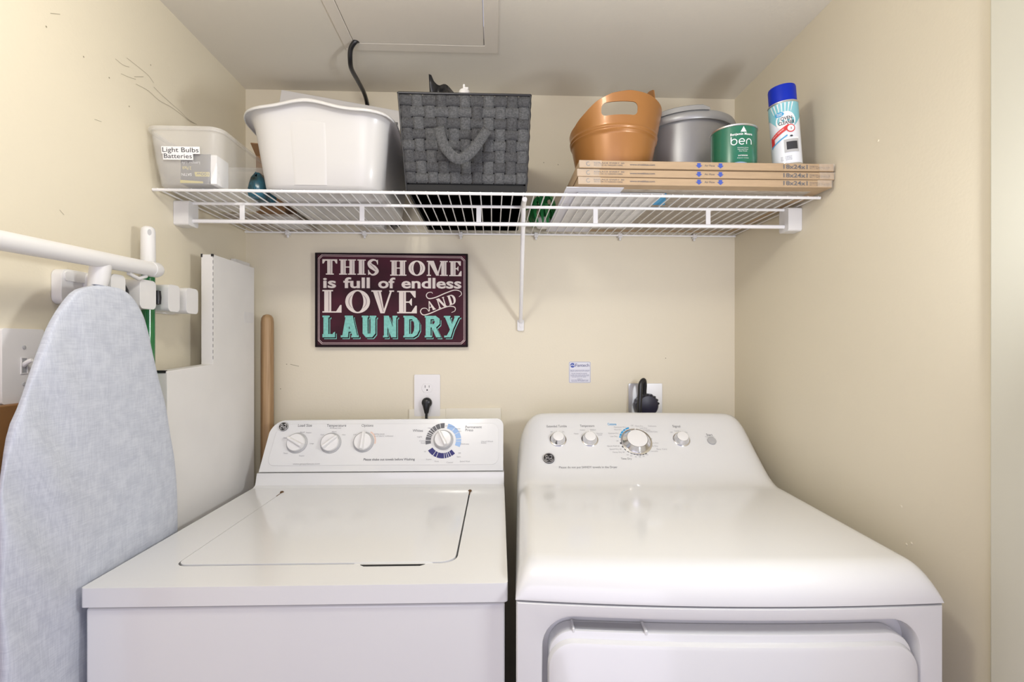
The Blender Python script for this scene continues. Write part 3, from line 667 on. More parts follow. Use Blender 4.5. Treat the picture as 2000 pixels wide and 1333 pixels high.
for fi, nc in ((0, 11), (1, 15), (2, 11), (3, 15)):
    f = face_fn(fi); nr = 8; t0_, t1_ = .085, .985
    for c in range(nc):
        jit = random.uniform(-.0006, .0006); wv = .90+random.uniform(-.03, .03)
        def vf(u, v, c=c, jit=jit, wv=wv): s = (c+.5+(u-.5)*wv)/nc; t = t0_+(t1_-t0_)*v; ph = (v*nr-.5+c); return f(s, t, .0012+A_*math.cos(math.pi*ph)+jit-.0012*abs(2*u-1)**6)
        mk('vertical_strap', G().grid(4, nr*5+1, vf), M['strap' if (c+fi) % 3 else 'strap2'], bk, smooth=60, solid=.0009)
    for r_ in range(nr):
        jit = random.uniform(-.0006, .0006); wv = .89+random.uniform(-.04, .03)
        def hf(u, v, r_=r_, jit=jit, wv=wv): t = t0_+(t1_-t0_)*(r_+.5+(v-.5)*wv)/nr; ph = (u*nc-.5+r_+1); return f(u, t, .0012+A_*math.cos(math.pi*ph)+jit-.0012*abs(2*v-1)**6+.0003*math.sin(u*19+r_))
        mk('horizontal_strap', G().grid(nc*5+1, 4, hf), M['strap2' if (r_+fi) % 3 else 'strap'], bk, smooth=60, solid=.0009)
g = G(); 
for i in range(4):
    a, b = corner(i, 1.0), corner((i+1) % 4, 1.0); g.tube([a, b], .0030, 10); g.tube([corner(i, .0)+V(0, 0, .003), a], .0022, 8); g.lathe([(.0001, -.0032), (.003, 0), (.0001, .0032)], a, n=10)
mk('wire_frame', g, M['black'], bk, smooth=60)
# hanging handle on the front
hp = [(857, 248), (862, 270), (872, 292), (894, 311), (916, 301), (935, 278), (952, 252)]
H = [on(u, v, (0, 1.104-(.006+.018*math.sin(math.pi*k/6)), 0), V(0, 1, 0)) for k, (u, v) in enumerate(hp)]
P = smoothpath(H, 7); g = G(); n_ = len(P)
def hand(u, v):
    i = min(n_-1, round(v*(n_-1))); t = (P[min(i+1, n_-1)]-P[max(i-1, 0)]).normalized(); sd = t.cross(V(0, 1, 0)).normalized(); tw = math.sin(math.pi*v)
    sd = (sd+V(0, -1, 0)*.08*tw).normalized(); return P[i]+sd*(u-.5)*.0225
mk('handle', g.grid(4, n_, hand), M['strap'], bk, smooth=60, solid=.0016)
# things in the basket
g = G(); K = on(840, 155, (0, 1.20, 0), V(0, 1, 0))
g.add([(-.143, 1.20, 1.70), (-.085, 1.205, 1.70), (-.085, 1.205, 1.92), (-.146, 1.20, 1.965), (-.140, 1.197, 1.963), (-.115, 1.19, 1.945), (-.088, 1.195, 1.925), (-.085, 1.24, 1.90), (-.14, 1.24, 1.91)],
      [(0, 1, 2, 3), (3, 4, 5, 6, 2), (4, 0, 1, 6, 5), (3, 2, 7, 8), (0, 3, 8)])
g = G()
def bagf(u, v):
    x = -.160+.078*u; z = 1.70+(.284-.026*u+.012*math.exp(-((u-.04)/.06)**2))*v; y = 1.25+.012*math.sin(u*11+v*5)*v+.01*math.sin(v*17+u*3); return (x, y, z)
o = mk('black_bag', g.grid(16, 16, bagf), M['black'], loc=(-.10, 1.25, 1.70), smooth=60, solid=.002); tag(o, 'crumpled black plastic bag poking out of the woven basket', 'bag')
o = root('pump_bottle', 'white pump bottle with only its cap showing above the woven basket', 'bottle', (-.052, 1.20, 1.68))
q = on(907, 172, (0, 1.20, 0), V(0, 1, 0))
mk('bottle_body', G().lathe([(.026, 0), (.028, .005), (.028, .18), (.016, .205), (.012, .208)], (q.x, 1.20, 1.68), n=28), M['plastic'], o, smooth=45)
zc_ = q.z-.010
mk('cap', G().lathe([(.0125, .205), (.014, .21), (.0140, zc_-1.68), (.011, zc_-1.68+.004)], (q.x, 1.20, 1.68), n=24), M['plastic'], o, smooth=45)
mk('nozzle', G().tube([(q.x-.001, 1.20, zc_), (q.x-.001, 1.20, zc_+.018)], .0028, 10).tube([(q.x-.001, 1.20, zc_+.010), (q.x+.010, 1.196, zc_+.007)], .003, 8), M['plastic'], o, smooth=45)

# ------------------------------------------------------------------ small artificial plant
pp = root('small_plant', 'small curly green artificial plant in a white pot, right of the woven basket', 'plant', (.150, 1.47, T0))
mk('pot', G().lathe([(.016, 0), (.019, .002), (.024, .018), (.023, .028), (.020, .030), (.019, .024), (0, .024)], (.153, 1.475, T0), n=28), M['plastic'], pp, smooth=45)
for k in range(20):
    an = k*2.4+random.uniform(-.3, .3); rad = .028+.022*random.random(); top = .035+.045*random.random(); c0 = V(.153, 1.475, T0+.026)
    d = V(math.cos(an), math.sin(an)*.8, 0); e = V(-d.y, d.x, 0)
    path = smoothpath([c0, c0+d*rad*.45+V(0, 0, top*.9), c0+d*rad*.95+V(0, 0, top*.8)+e*.006, c0+d*rad*1.15+V(0, 0, top*.25)+e*.010, c0+d*rad*.85+V(0, 0, max(-.018, top*.05-.02))+e*.012], 4); n_ = len(path)
    w_ = .0058+.003*random.random()
    def lf(u, v): i = min(n_-1, round(v*(n_-1))); t = (path[min(i+1, n_-1)]-path[max(i-1, 0)]).normalized(); sd = t.cross(d).normalized(); q = path[i]+sd*(u-.5)*2*w_*(.35+.65*math.sin(math.pi*min(1, v*.9+.08)))-V(0, 0, .0015)*(abs(2*u-1)); return V(q.x, min(q.y, 1.546), max(q.z, T0+.001))
    mk('leaf', G().grid(3, n_, lf), M['leaf'], pp, smooth=80)

# ------------------------------------------------------------------ papers and filter boxes on the right
o = mk('white_form', G().box((.20, 1.13, T0), (.405, 1.47, T0+.0012)), M['paper'], loc=(.20, 1.13, T0)); tag(o, 'white printed sheets lying on the wires under the filter boxes, left end', 'paper')
g = G(); PP = Plane((.20, 1.47, T0-.0002), (1, 0, 0), (0, -1, 0))
for k in range(14): g.sheet([[(.02, .03+k*.02), (.17-.02*(k % 3), .03+k*.02), (.17-.02*(k % 3), .031+k*.02), (.02, .031+k*.02)]], PP.fn(.0004))
mk('printed_lines', g, M['ink2'], o, fix=False)
o = mk('blue_leaflet', G().box((.245, 1.135, T0+.0014), (.41, 1.225, T0+.0022)).move(lambda p: V(p.x+(p.y-1.13)*.3, p.y, p.z)), M['cyan'], loc=(.25, 1.14, T0)); tag(o, 'blue and white leaflet lying on the wires under the filter boxes, near the front', 'paper')
o2 = mk('clear_sleeve', G().box((.168, 1.10, T0+.0026), (.30, 1.53, T0+.0040)), M['stick'], loc=(.168, 1.11, T0)); tag(o2, 'pale blue-grey folder sticking out under the left end of the filter boxes', 'folder')
zb = T0+.0042; fh = .0172
for k in range(3):
    x0, x1, y0, y1 = .190+(.002, .0, .004)[k], .780+(-.004, .003, .000)[k], 1.083+(.0, .002, -.001)[k], 1.532
    z0 = zb+k*(fh+.0013); wrp = (-.0010, .0, .0004)[k]
    fo = root('air_filter', ('brown 18x24x1 air filter carton at the bottom of the stack', 'brown 18x24x1 air filter carton in the middle of the stack', 'brown 18x24x1 air filter carton on top of the stack, under the tubs and cans')[k], 'filter box', (x0, y1, z0), 0, 'flat filter cartons stacked on the shelf')
    def wz(x): return -.0012*(1-k*.45)*math.sin(math.pi*max(0, min(1, (x-.19)/.6)))*1.0+.0012*(1-k*.45)*0
    g = gridbox(x0, x1, y0, y1, z0, z0+fh, 16).move(lambda p: V(p.x, p.y, p.z+(wz(p.x) if p.z > z0+.005 else 0)))
    bo = mk('carton', g, M['card'], fo, bevel=.0012)
    if k == 0: mk('filter_media', G().box((x0+.03, y0+.03, z0-.0006), (x1-.03, y1-.03, z0+.0004)), M['media'], bo)
    PFb = Plane((0, y0, z0), (1, 0, 0), (0, 0, 1)); ink, bl = G(), G()
    def tx(s, u0, u1, z, h, bold=0, gg=ink):
        a = PFb.uv(u0, 345)[0]; b = PFb.uv(u1, 345)[0]; text(gg, s, a, z, b-a, h, PFb.fn(.0007), bold)
    tx('18x24x1', 1530, 1577, .0045, .0092, .018, ink); tx('www.trueblue.com', 1230, 1279, .0065, .0042, .01, ink); tx('Air Flow', 1376, 1396, .0065, .0042, 0, ink)
    tx('REPLACE EVERY 30', 1160, 1219, .0095, .0032, 0, ink); tx('DAYS OR AS NEEDED HERE', 1160, 1216, .005, .0026, 0, ink); tx('Actual size', 1581, 1597, .0098, .0022, 0, ink); tx('17.75 x 23.75 x 0.75', 1581, 1621, .007, .0022, 0, ink); tx('45.1 x 60.3 x 1.9 cm', 1581, 1618, .0042, .0022, 0, ink)
    for u in (1365, 1407):
        bl = G(); a = PFb.uv(u, 345)[0]; bl.sheet([[(a-.004, .0140), (a+.004, .0140), (a+.004, .009), (a+.0078, .009), (a, .0025), (a-.0078, .009), (a-.004, .009)]], PFb.fn()); mk('flow_arrow', bl, M['blueink'], bo, fix=False)
    a = PFb.uv(1149, 345)[0]; ink.sheet([arcband(a, .009, .0035, .005, 60, 330, 14)], PFb.fn())
    mk('printed_text', ink, M['ink'], bo, fix=False)
    for (xa, xb) in ((x0-.0008, x0+.05), (x1-.035, x1+.0008)):
        g = G().grid(22, 8, lambda u, v: (xa+(xb-xa)*u, y0-.0014-.0010*math.sin(u*21+v*4+k)*math.sin(v*3.1), z0+.001+(fh-.0015)*v)); mk('tape', g, M['tape'], bo, smooth=80, fix=False)
TF = zb+3*fh+2*.0013+.0003

# ------------------------------------------------------------------ copper tub
ct = root('copper_tub', 'copper orange plastic tub with slotted handles, on the left end of the filter boxes', 'tub', (.315, 1.262, TF))
cx, cy = .3150, 1.262; af, ab_ = R(253), R(35)
def adiff(a, b): return (a-b+math.pi) % (2*math.pi)-math.pi
RIM = [(0, .182), (9, .215), (16, .275), (26, .278), (34, .236), (46, .175), (70, .140), (100, .130), (140, .128), (180, .131), (200, .137), (220, .153), (238, .172), (255, .183), (275, .1885), (300, .187), (325, .182), (345, .178), (360, .182)]
def crim(a):
    d = math.degrees(a) % 360
    for (a0, h0), (a1, h1) in zip(RIM, RIM[1:]):
        if d <= a1: t = (d-a0)/(a1-a0); t = t if a1 > 46 and a0 < 350 else t*t*(3-2*t); return h0+(h1-h0)*t
    return .182
def cpt(a, t, off=0):
    h = .124*t/.68 if t < .68 else .124+(crim(a)-.124)*(t-.68)/.32; r = .088+.031*(min(h, .19)/.16)+off
    for zz in (.103, .112): r += .0026*math.exp(-((h-zz)/.0028)**2)
    r += .0012*math.exp(-((h-.012)/.002)**2)
    return V(cx+r*math.cos(a), cy+r*math.sin(a), TF+h)
n = 120; ts = [.68*i/60 for i in range(60)]+[.68+.32*i/12 for i in range(13)]
g = G(); L = [[V(cx+(.086*q)*math.cos(2*math.pi*k/n), cy+(.086*q)*math.sin(2*math.pi*k/n), TF) for k in range(n)] for q in (.9,)]
outer = [[cpt(2*math.pi*k/n, t) for k in range(n)] for t in ts]; outer.append([cpt(2*math.pi*k/n, 1, -.0012)+V(0, 0, .0012) for k in range(n)])
inner = [[cpt(2*math.pi*k/n, t, -.0024)+V(0, 0, .0025 if t < .02 else 0) for k in range(n)] for t in ts[::-1]]
g = loft(G(), L+outer+inner, True, True)
cto = mk('tub_body', g, M['copper'], ct, smooth=50)
def slot(a, z, hw, hh):
    d = V(math.cos(a), math.sin(a), 0); e = V(-d.y, d.x, 0); c = V(cx, cy, TF+z)+d*.115-Vector(ct.location)
    return G().prism([rrect(-hw, -hh, hw, hh, hh*.75, 5)], lambda x, y, q: c+e*x+V(0, 0, y)+d*q, -.05, .05)
for a, z, hw in ((R(264), .150, .043), (R(21), .235, .010)):
    g = slot(a, z, hw, .0145)
    c_ = G(); c_.v = [p+Vector(ct.location) for p in g.v]; c_.f = g.f; cm = mk('cutter', c_, M['copper'], ct)
    m = cto.modifiers.new('hole', 'BOOLEAN'); m.operation = 'DIFFERENCE'; m.object = cm; m.solver = 'EXACT'
    bpy.context.view_layer.update(); me = bpy.data.meshes.new_from_object(cto.evaluated_get(bpy.context.evaluated_depsgraph_get())); cto.modifiers.clear()
    if len(me.polygons) > 2000: cto.data = me
    else: print('CUT FAILED', z, len(me.polygons))
    bpy.data.objects.remove(cm)

# ------------------------------------------------------------------ pewter bucket
pb = root('grey_bucket', 'round pewter grey plastic bucket with a lid, behind the paint can', 'bucket', (.548, 1.375, TF))
cc = (.552, 1.375, TF); hB = .212
mk('bucket_body', G().lathe([(.100, 0), (.103, .003), (.112, .08), (.121, .172), (.1215, .182), (.118, .19)], cc, n=72), M['pewter'], pb, smooth=50)
bl_ = mk('lid', G().lathe([(.122, .178), (.131, .176), (.1335, .180), (.1335, .192), (.131, .198), (.126, .200), (.122, .200), (.119, .2015), (.112, .202), (.05, .2025), (0, .203)], cc, n=72), M['pewter'], pb, smooth=40)
h0 = math.radians(-75)
g = G(); 
def tabf(a, r, z): return V(cc[0]+r*math.cos(a), cc[1]+r*math.sin(a), TF+z)
rows = []
for k in range(13):
    a = R(-176)+(R(91))*k/12; e = min(k, 12-k)/1.0; hh = .006*min(1, e)
    rows.append([tabf(a, .1365, .196), tabf(a, .1365, .202+hh), tabf(a, .1335, .2045+hh), tabf(a, .116, .2045+hh), tabf(a, .113, .205)])
g.v = [p for r_ in rows for p in r_]; g.f = [(5*i+j, 5*i+5+j, 5*i+6+j, 5*i+1+j) for i in range(12) for j in range(4)]+[(0, 1, 2, 3, 4), (64, 63, 62, 61, 60)]
mk('lid_grip', g, M['pewter'], bl_, smooth=35)

# ------------------------------------------------------------------ cylinders with wrapped print
def wrapfn(c, r, a0, eps, M4=None):                 # x along the surface (right as seen from the front), z up
    def f(x, z):
        a = a0+x/r; p = V(c[0]+(r+eps)*math.cos(a), c[1]+(r+eps)*math.sin(a), c[2]+z); return M4 @ p if M4 else p
    return f
def wrect(g, fn, x0, z0, x1, z1, n=12): g.grid(n, 2, lambda u, v: fn(x0+(x1-x0)*u, z0+(z1-z0)*v))
pc = root('paint_can', 'small green paint can lettered ben, between the grey bucket and the spray can', 'paint can', (.588, 1.168, TF))
pcc = (.5885, 1.166, TF); pr = .0535; ph = .104
mk('can_body', G().lathe([(pr-.001, 0), (pr, .001), (pr, .003), (pr-.0015, .004), (pr-.0015, ph-.005), (pr, ph-.004), (pr+.0004, ph-.001), (pr-.001, ph), (pr-.004, ph-.001), (pr-.005, ph-.004), (pr-.012, ph-.003), (pr-.013, ph-.006), (0, ph-.006)], pcc, n=72), M['steel'], pc, smooth=35)
view = math.atan2(-pcc[1], -pcc[0])                 # towards the room
g = G(); wf = wrapfn(pcc, pr-.0012, view, 0); cirw = 2*math.pi*(pr-.0012)
g.grid(73, 2, lambda u, v: wf((u-.5)*cirw*.965, .005+(ph-.010)*v)); lab = mk('label', g, M['green'], pc, smooth=80)
lab.rotation_euler = (0, 0, 0)
g = G(); wf = wrapfn(pcc, pr-.0012, view, .0006); off = .021
g.v, g.f = [], []
tri = [(off-.006, .084), (off+.008, .084), (off+.001, .097)]; g.sheet([tri], wf)
text(g, 'Benjamin', off-.028, .0765, .028, .0055, wf, .02); text(g, 'Moore', off+.003, .0765, .020, .0055, wf, .02)
def bez(pts, w): g.sheet([ribbon2(pts, w, 5)], wf)
# ben, in thin round strokes
w_ = .0021
for s, x in (('b', -.020), ('e', -.003), ('n', .014)):
    X = off+x; zb_ = .055; r_ = .0062
    cir = [(X+r_*math.cos(R(a)), zb_+r_+r_*math.sin(R(a))*1.05) for a in range(0, 361, 30)]
    if s == 'b': bez(cir, w_); g.sheet([[(X-r_-w_/2, zb_+r_), (X-r_+w_/2, zb_+r_), (X-r_+w_/2, .0735), (X-r_-w_/2, .0735)]], wf)
    if s == 'e': bez([(X+r_*math.cos(R(a)), zb_+r_+r_*math.sin(R(a))*1.05) for a in range(0, 316, 21)], w_); wrect(g, wf, X-r_, zb_+r_-w_/2, X+r_, zb_+r_+w_/2, 6)
    if s == 'n': bez([(X-r_, zb_)]+[(X+r_*math.cos(R(a)), zb_+r_+r_*math.sin(R(a))*1.05) for a in range(180, -1, -20)]+[(X+r_, zb_)], w_)
for k, (s, w) in enumerate((('Waterborne Interior', .026), ('Paint and Primer', .024), ('Flat Finish', .018))): text(g, s, off-w/2, .046-k*.0042, w, .0024, wf)
text(g, 'INTERIOR', off-.011, .027, .022, .0030, wf, .01); text(g, 'Matte Latex', off-.013, .022, .026, .0020, wf)
mk('white_print', g, M['white'], lab, fix=False)
g = G(); wf2 = wrapfn(pcc, pr-.0012, view, .0003); g.grid(20, 4, lambda u, v: wf2(-.010+.045*u, .0055+(.0085-.004*abs(2*u-1)**2)*v)); mk('blue_band', g, M['sky'], lab, smooth=80, fix=False)
text(ng := G(), 'QUART', off-.006, .009, .012, .0022, wf); mk('band_print', ng, M['white'], lab, fix=False)

oc = root('spray_can', 'oven cleaner spray can with a blue cap, leaning beside the right wall', 'spray can', (.694, 1.118, TF))
occ = (0, 0, 0); orad = .0325; oh = .150
lean = Matrix.Translation(V(.6985, 1.125, TF+.0018)) @ Matrix.Rotation(R(-4.5), 4, 'Y')
def LT(g): return g.move(lambda p: lean @ Vector(p))
ov = math.atan2(-1.125, -.6985)
can = mk('can_body', LT(G().lathe([(orad-.002, 0), (orad, .001), (orad, .003), (orad-.0012, .005), (orad-.0012, oh-.003), (orad, oh-.002), (orad, oh), (orad-.003, oh+.002), (.02, oh+.006), (0, oh+.006)], (0, 0, 0), n=56)), M['steel'], oc, smooth=35)
mk('cap', LT(G().lathe([(orad-.003, oh+.001), (orad-.003, oh+.036), (orad-.004, oh+.040), (orad-.009, oh+.041), (0, oh+.041)], (0, 0, 0), n=56)), M['bluecap'], oc, smooth=35)
lr = orad-.0010
wf = wrapfn(occ, lr, ov, 0, lean); ci = 2*math.pi*lr
lw = mk('label', G().grid(61, 12, lambda u, v: wf((u-.5)*ci, .005+(oh-.009)*v)), M['labw'], can, smooth=80)
wf = wrapfn(occ, lr, ov, .0003, lean); mk('teal_band', G().grid(61, 8, lambda u, v: wf((u-.5)*ci, .100-.018*math.cos(u*12)+(.046+.018*math.cos(u*12))*v)), M['teal'], lw, smooth=80, fix=False)
g = G(); f2 = wrapfn(occ, lr, ov, .0006, lean)
for k in range(7): x = -.022+k*.006; g.sheet([[(x, .124), (x+.0012, .124), (x*1.35+.003, .145), (x*1.35, .145)]], f2)
def disc(g, f, cx, cz, rx, rz):
    vs = [f(cx, cz)]; n = 28
    for q in (.5, 1): vs += [f(cx+rx*q*math.cos(2*math.pi*k/n), cz+rz*q*math.sin(2*math.pi*k/n)) for k in range(n)]
    fs = [(0, 1+k, 1+(k+1) % n) for k in range(n)]+[(1+k, 1+n+k, 1+n+(k+1) % n, 1+(k+1) % n) for k in range(n)]; g.add(vs, fs)
disc(g, f2, .003, .104, .021, .021); mk('white_burst', g, M['white'], lw, fix=False)
f3 = wrapfn(occ, lr, ov, .0010, lean); f4 = wrapfn(occ, lr, ov, .0014, lean)
g = G(); disc(g, f3, -.009, .120, .0095, .0055); mk('oval_logo', g, M['cyan'], lw, fix=False)
g = G(); text(g, 'Great', -.0145, .1205, .011, .0026, f4, .02); text(g, 'Value', -.0145, .1170, .011, .0026, f4, .02); mk('logo_print', g, M['white'], lw, fix=False)
g = G(); text(g, 'OVEN', -.007, .1050, .023, .0078, f3, .015); text(g, 'CLEANER', -.012, .0950, .033, .0078, f3, .015)
for k in range(3): text(g, ('Removes baked on', 'grease and spills', 'fast acting')[k], -.012, .020-k*.0035, .022, .0016, f3)
mk('product_name', g, M['inkk'], lw, fix=False)
g = G(); g.grid(16, 2, lambda u, v: f3(-.034+.042*u, .062+.022*u+.011*v)); g.grid(10, 2, lambda u, v: f3(-.034+.010*u, .052+.004*u+.012*v)); disc(g, f3, .012, .0845, .0092, .0092); mk('red_banner', g, M['red'], lw, fix=False)
g = G(); disc(g, f4, .012, .0845, .0070, .0070); text(g, 'KILLS GERMS', -.028, .0700, .026, .003, lambda x, y: f4(x, y+(x+.028)*.52)); mk('banner_print', g, M['white'], lw, fix=False)
g = G(); g.grid(14, 2, lambda u, v: f3(-.034+.038*u, .048+.020*u+.003*v)); mk('blue_stripe', g, M['cyan'], lw, fix=False)
g = G(); wrect(g, f3, -.004, .030, .028, .062, 10); mk('oven_front', g, M['greyp'], lw, fix=False)
g = G(); wrect(g, f4, .001, .036, .024, .054, 8); mk('oven_window', g, M['inkk'], lw, fix=False)
g = G(); wrect(g, f4, -.004, .060, .028, .0635, 8); mk('oven_rail', g, M['white'], lw, fix=False)
g = G(); disc(g, f4, .012, .0665, .003, .002); text(g, '3', .0105, .0815, .003, .005, wrapfn(occ, lr, ov, .0018, lean)); mk('small_mark', g, M['inkk'], lw, fix=False)

for o in list(C.objects):
    if o.type == 'MESH' and o.parent and any(k in o.name for k in ('lettering', 'printed_text', 'product_name', 'time_arc', 'dial_ring', 'cotton_arc', 'printed_lines', 'perforation')): o['kind'] = 'stuff'
# ------------------------------------------------------------------ wall sign
SX, SZ0, SW, SH = -.5507, 1.3045, .4727, .2935
sg = root('wall_sign', 'maroon THIS HOME is full of endless LOVE and LAUNDRY sign on the back wall', 'sign', (SX, 1.53, SZ0))
PS = Plane((SX, 1.532, SZ0), (1, 0, 0), (0, 0, 1)); kz = SW/1730
sb = mk('sign_board', G().box((SX, 1.532, SZ0), (SX+SW, YW-.001, SZ0+SH)), M['signk'], sg, bevel=.001)
def z2(x, y): return ((x-110)*kz, (1167-y)*SH/1070)
def face(pts): return [z2(*p) for p in pts]
mk('painted_face', G().sheet([face([(140, 1140), (1815, 1140), (1815, 120), (140, 120)])], PS.fn(.0003)), M['sign'], sb, fix=False)
def border(i, n, w):
    def ring(i, n): return [(145+i+n, 118+i), (1812-i-n, 130+i), (1812-i-n, 130+i+n*.0), (1812-i, 130+i+n), (1812-i, 1135-i-n), (1812-i-n, 1135-i), (145+i+n, 1135-i), (145+i, 1135-i-n), (145+i, 118+i+n)]
    o = ring(i, n); q = ring(i+w, n); return [face(o), face(q)[::-1]]
g = G()
for i, n, w in ((0, 42, 5), (14, 34, 5)):
    o = [(145+i+n, 118+i), (1812-i-n, 130+i), (1812-i, 130+i+n), (1812-i, 1135-i-n), (1812-i-n, 1135-i), (145+i+n, 1135-i), (145+i, 1135-i-n), (145+i, 118+i+n)]
    j = i+w; q = [(145+j+n, 118+j), (1812-j-n, 130+j), (1812-j, 130+j+n), (1812-j, 1135-j-n), (1812-j-n, 1135-j), (145+j+n, 1135-j), (145+j, 1135-j-n), (145+j, 118+j+n)]
    for k in range(8): k2 = (k+1) % 8; g.sheet([face([o[k], o[k2], q[k2], q[k]])], PS.fn(.0006))
mk('border_line', g, M['pink'], sb, fix=False)
def rect(x0, y0, x1, y1): return [(x0, y0), (x1, y0), (x1, y1), (x0, y1)]
def ell(cx, cy, rx, ry, n=36): return [(cx+rx*math.cos(2*math.pi*k/n), cy+ry*math.sin(2*math.pi*k/n)) for k in range(n)]
# serif letters: list of (loops) in a box w x h (y up); T thick stem, t hairline
def serif(ch, w, h, T, t):
    P = []; sv = T*.27
    def st(x): P.append([rect(x, 0, x+T, h)]); P.append([rect(x-sv, 0, x+T+sv, t)]); P.append([rect(x-sv, h-t, x+T+sv, h)])
    def thin(x, q=None): P.append([rect(x, 0, x+t*1.3, h)]); P.append([rect(x-sv, 0, x+t*1.3+sv, t)]); P.append([rect(x-sv, h-t, x+t*1.3+sv, h)])
    if ch == 'I': st((w-T)/2)
    if ch == 'T': st((w-T)/2); P.append([rect(0, h-t*1.3, w, h)]); P.append([[(0, h), (0, h*.72), (t*1.1, h*.72), (T*.6, h-t)]]); P.append([[(w, h), (w, h*.72), (w-t*1.1, h*.72), (w-T*.6, h-t)]])
    if ch == 'H': st(sv); st(w-T-sv); P.append([rect(sv, h*.5-t/2, w-sv, h*.5+t/2)])
    if ch in 'EL':
        st(sv); P.append([rect(sv, 0, w*.94, t)]); P.append([[(w, 0), (w, h*.34), (w-t, h*.34), (w*.72, t), (w*.6, 0)]])
        if ch == 'E': P.append([rect(sv, h-t, w*.94, h)]); P.append([[(w*.94, h), (w*.94, h*.70), (w*.94-t, h*.70), (w*.66, h-t), (w*.6, h)]]); P.append([rect(sv, h*.5-t/2, w*.7, h*.5+t/2)]); P.append([[(w*.75, h*.66), (w*.75, h*.34), (w*.72, h*.34), (w*.58, h*.5), (w*.72, h*.66)]])
    if ch == 'O': P.append([ell(w/2, h/2, w/2, h/2), ell(w/2, h/2, w/2-T*.95, h/2-t)[::-1]])
    if ch == 'M': thin(sv*.8); st(w-T-sv); P.append([[(sv*.8, h), (sv*.8+T*1.1, h), (w*.50+T*.35, h*.02), (w*.50-T*.25, h*.02)]]); P.append([[(w-T-sv, h), (w-T-sv+t, h), (w*.5+t*.8, h*.02), (w*.5-t*.6, h*.02)]])
    if ch == 'N': thin(sv*.8); thin(w-sv*.8-t*1.3); P.append([[(sv*.6, h), (sv*.6+T*1.15, h), (w-sv*.8, 0), (w-sv*.8-T*.9, 0)]])
    if ch == 'V': P.append([[(sv*.7, h), (sv*.7+T*1.15, h), (w*.55+T*.1, 0), (w*.55-T*.5, 0)]]); P.append([[(w-sv-t*1.4, h), (w-sv, h), (w*.55+T*.1, 0), (w*.55-t, 0)]]); P.append([rect(0, h-t, sv*1.6+T*1.1, h)]); P.append([rect(w-sv*2.6, h-t, w, h)])
    if ch == 'A': P.append([[(w*.42, h), (w*.52, h), (w-sv*.5, 0), (w-sv*.5-T*1.2, 0)]]); P.append([[(w*.42, h), (w*.50, h), (sv+t*1.2, 0), (sv*.8, 0)]]); P.append([rect(w*.25, h*.32, w*.72, h*.32+t)]); P.append([rect(0, 0, sv*2.2, t)]); P.append([rect(w-T-sv*1.8, 0, w, t)])
    if ch == 'D': st(sv); P.append([[(sv, 0), (w*.5, 0)]+[(w*.5+w*.5*math.cos(R(a)), h/2+h/2*math.sin(R(a))) for a in range(-80, 81, 10)]+[(w*.5, h), (sv, h), (sv, h-t), (w*.45, h-t)]+[(w*.45+(w*.55-T)*math.cos(R(a)), h/2+(h/2-t)*math.sin(R(a))) for a in range(80, -81, -10)]+[(w*.45, t), (sv, t)]])
    if ch == 'S':
        P.append([ribbon2([(w*.90, h*.80), (w*.72, h*.95), (w*.42, h*.965), (w*.17, h*.80), (w*.28, h*.60), (w*.60, h*.44), (w*.83, h*.24), (w*.62, h*.05), (w*.34, h*.035), (w*.10, h*.22)], lambda q: t+(T*1.0-t)*math.exp(-((q-.5)/.24)**2), 6)])
        P.append([[(w*.92, h), (w*.92, h*.68), (w*.86, h*.68), (w*.76, h*.93)]]); P.append([[(w*.05, 0), (w*.05, h*.34), (w*.11, h*.34), (w*.24, h*.06)]])
    return P
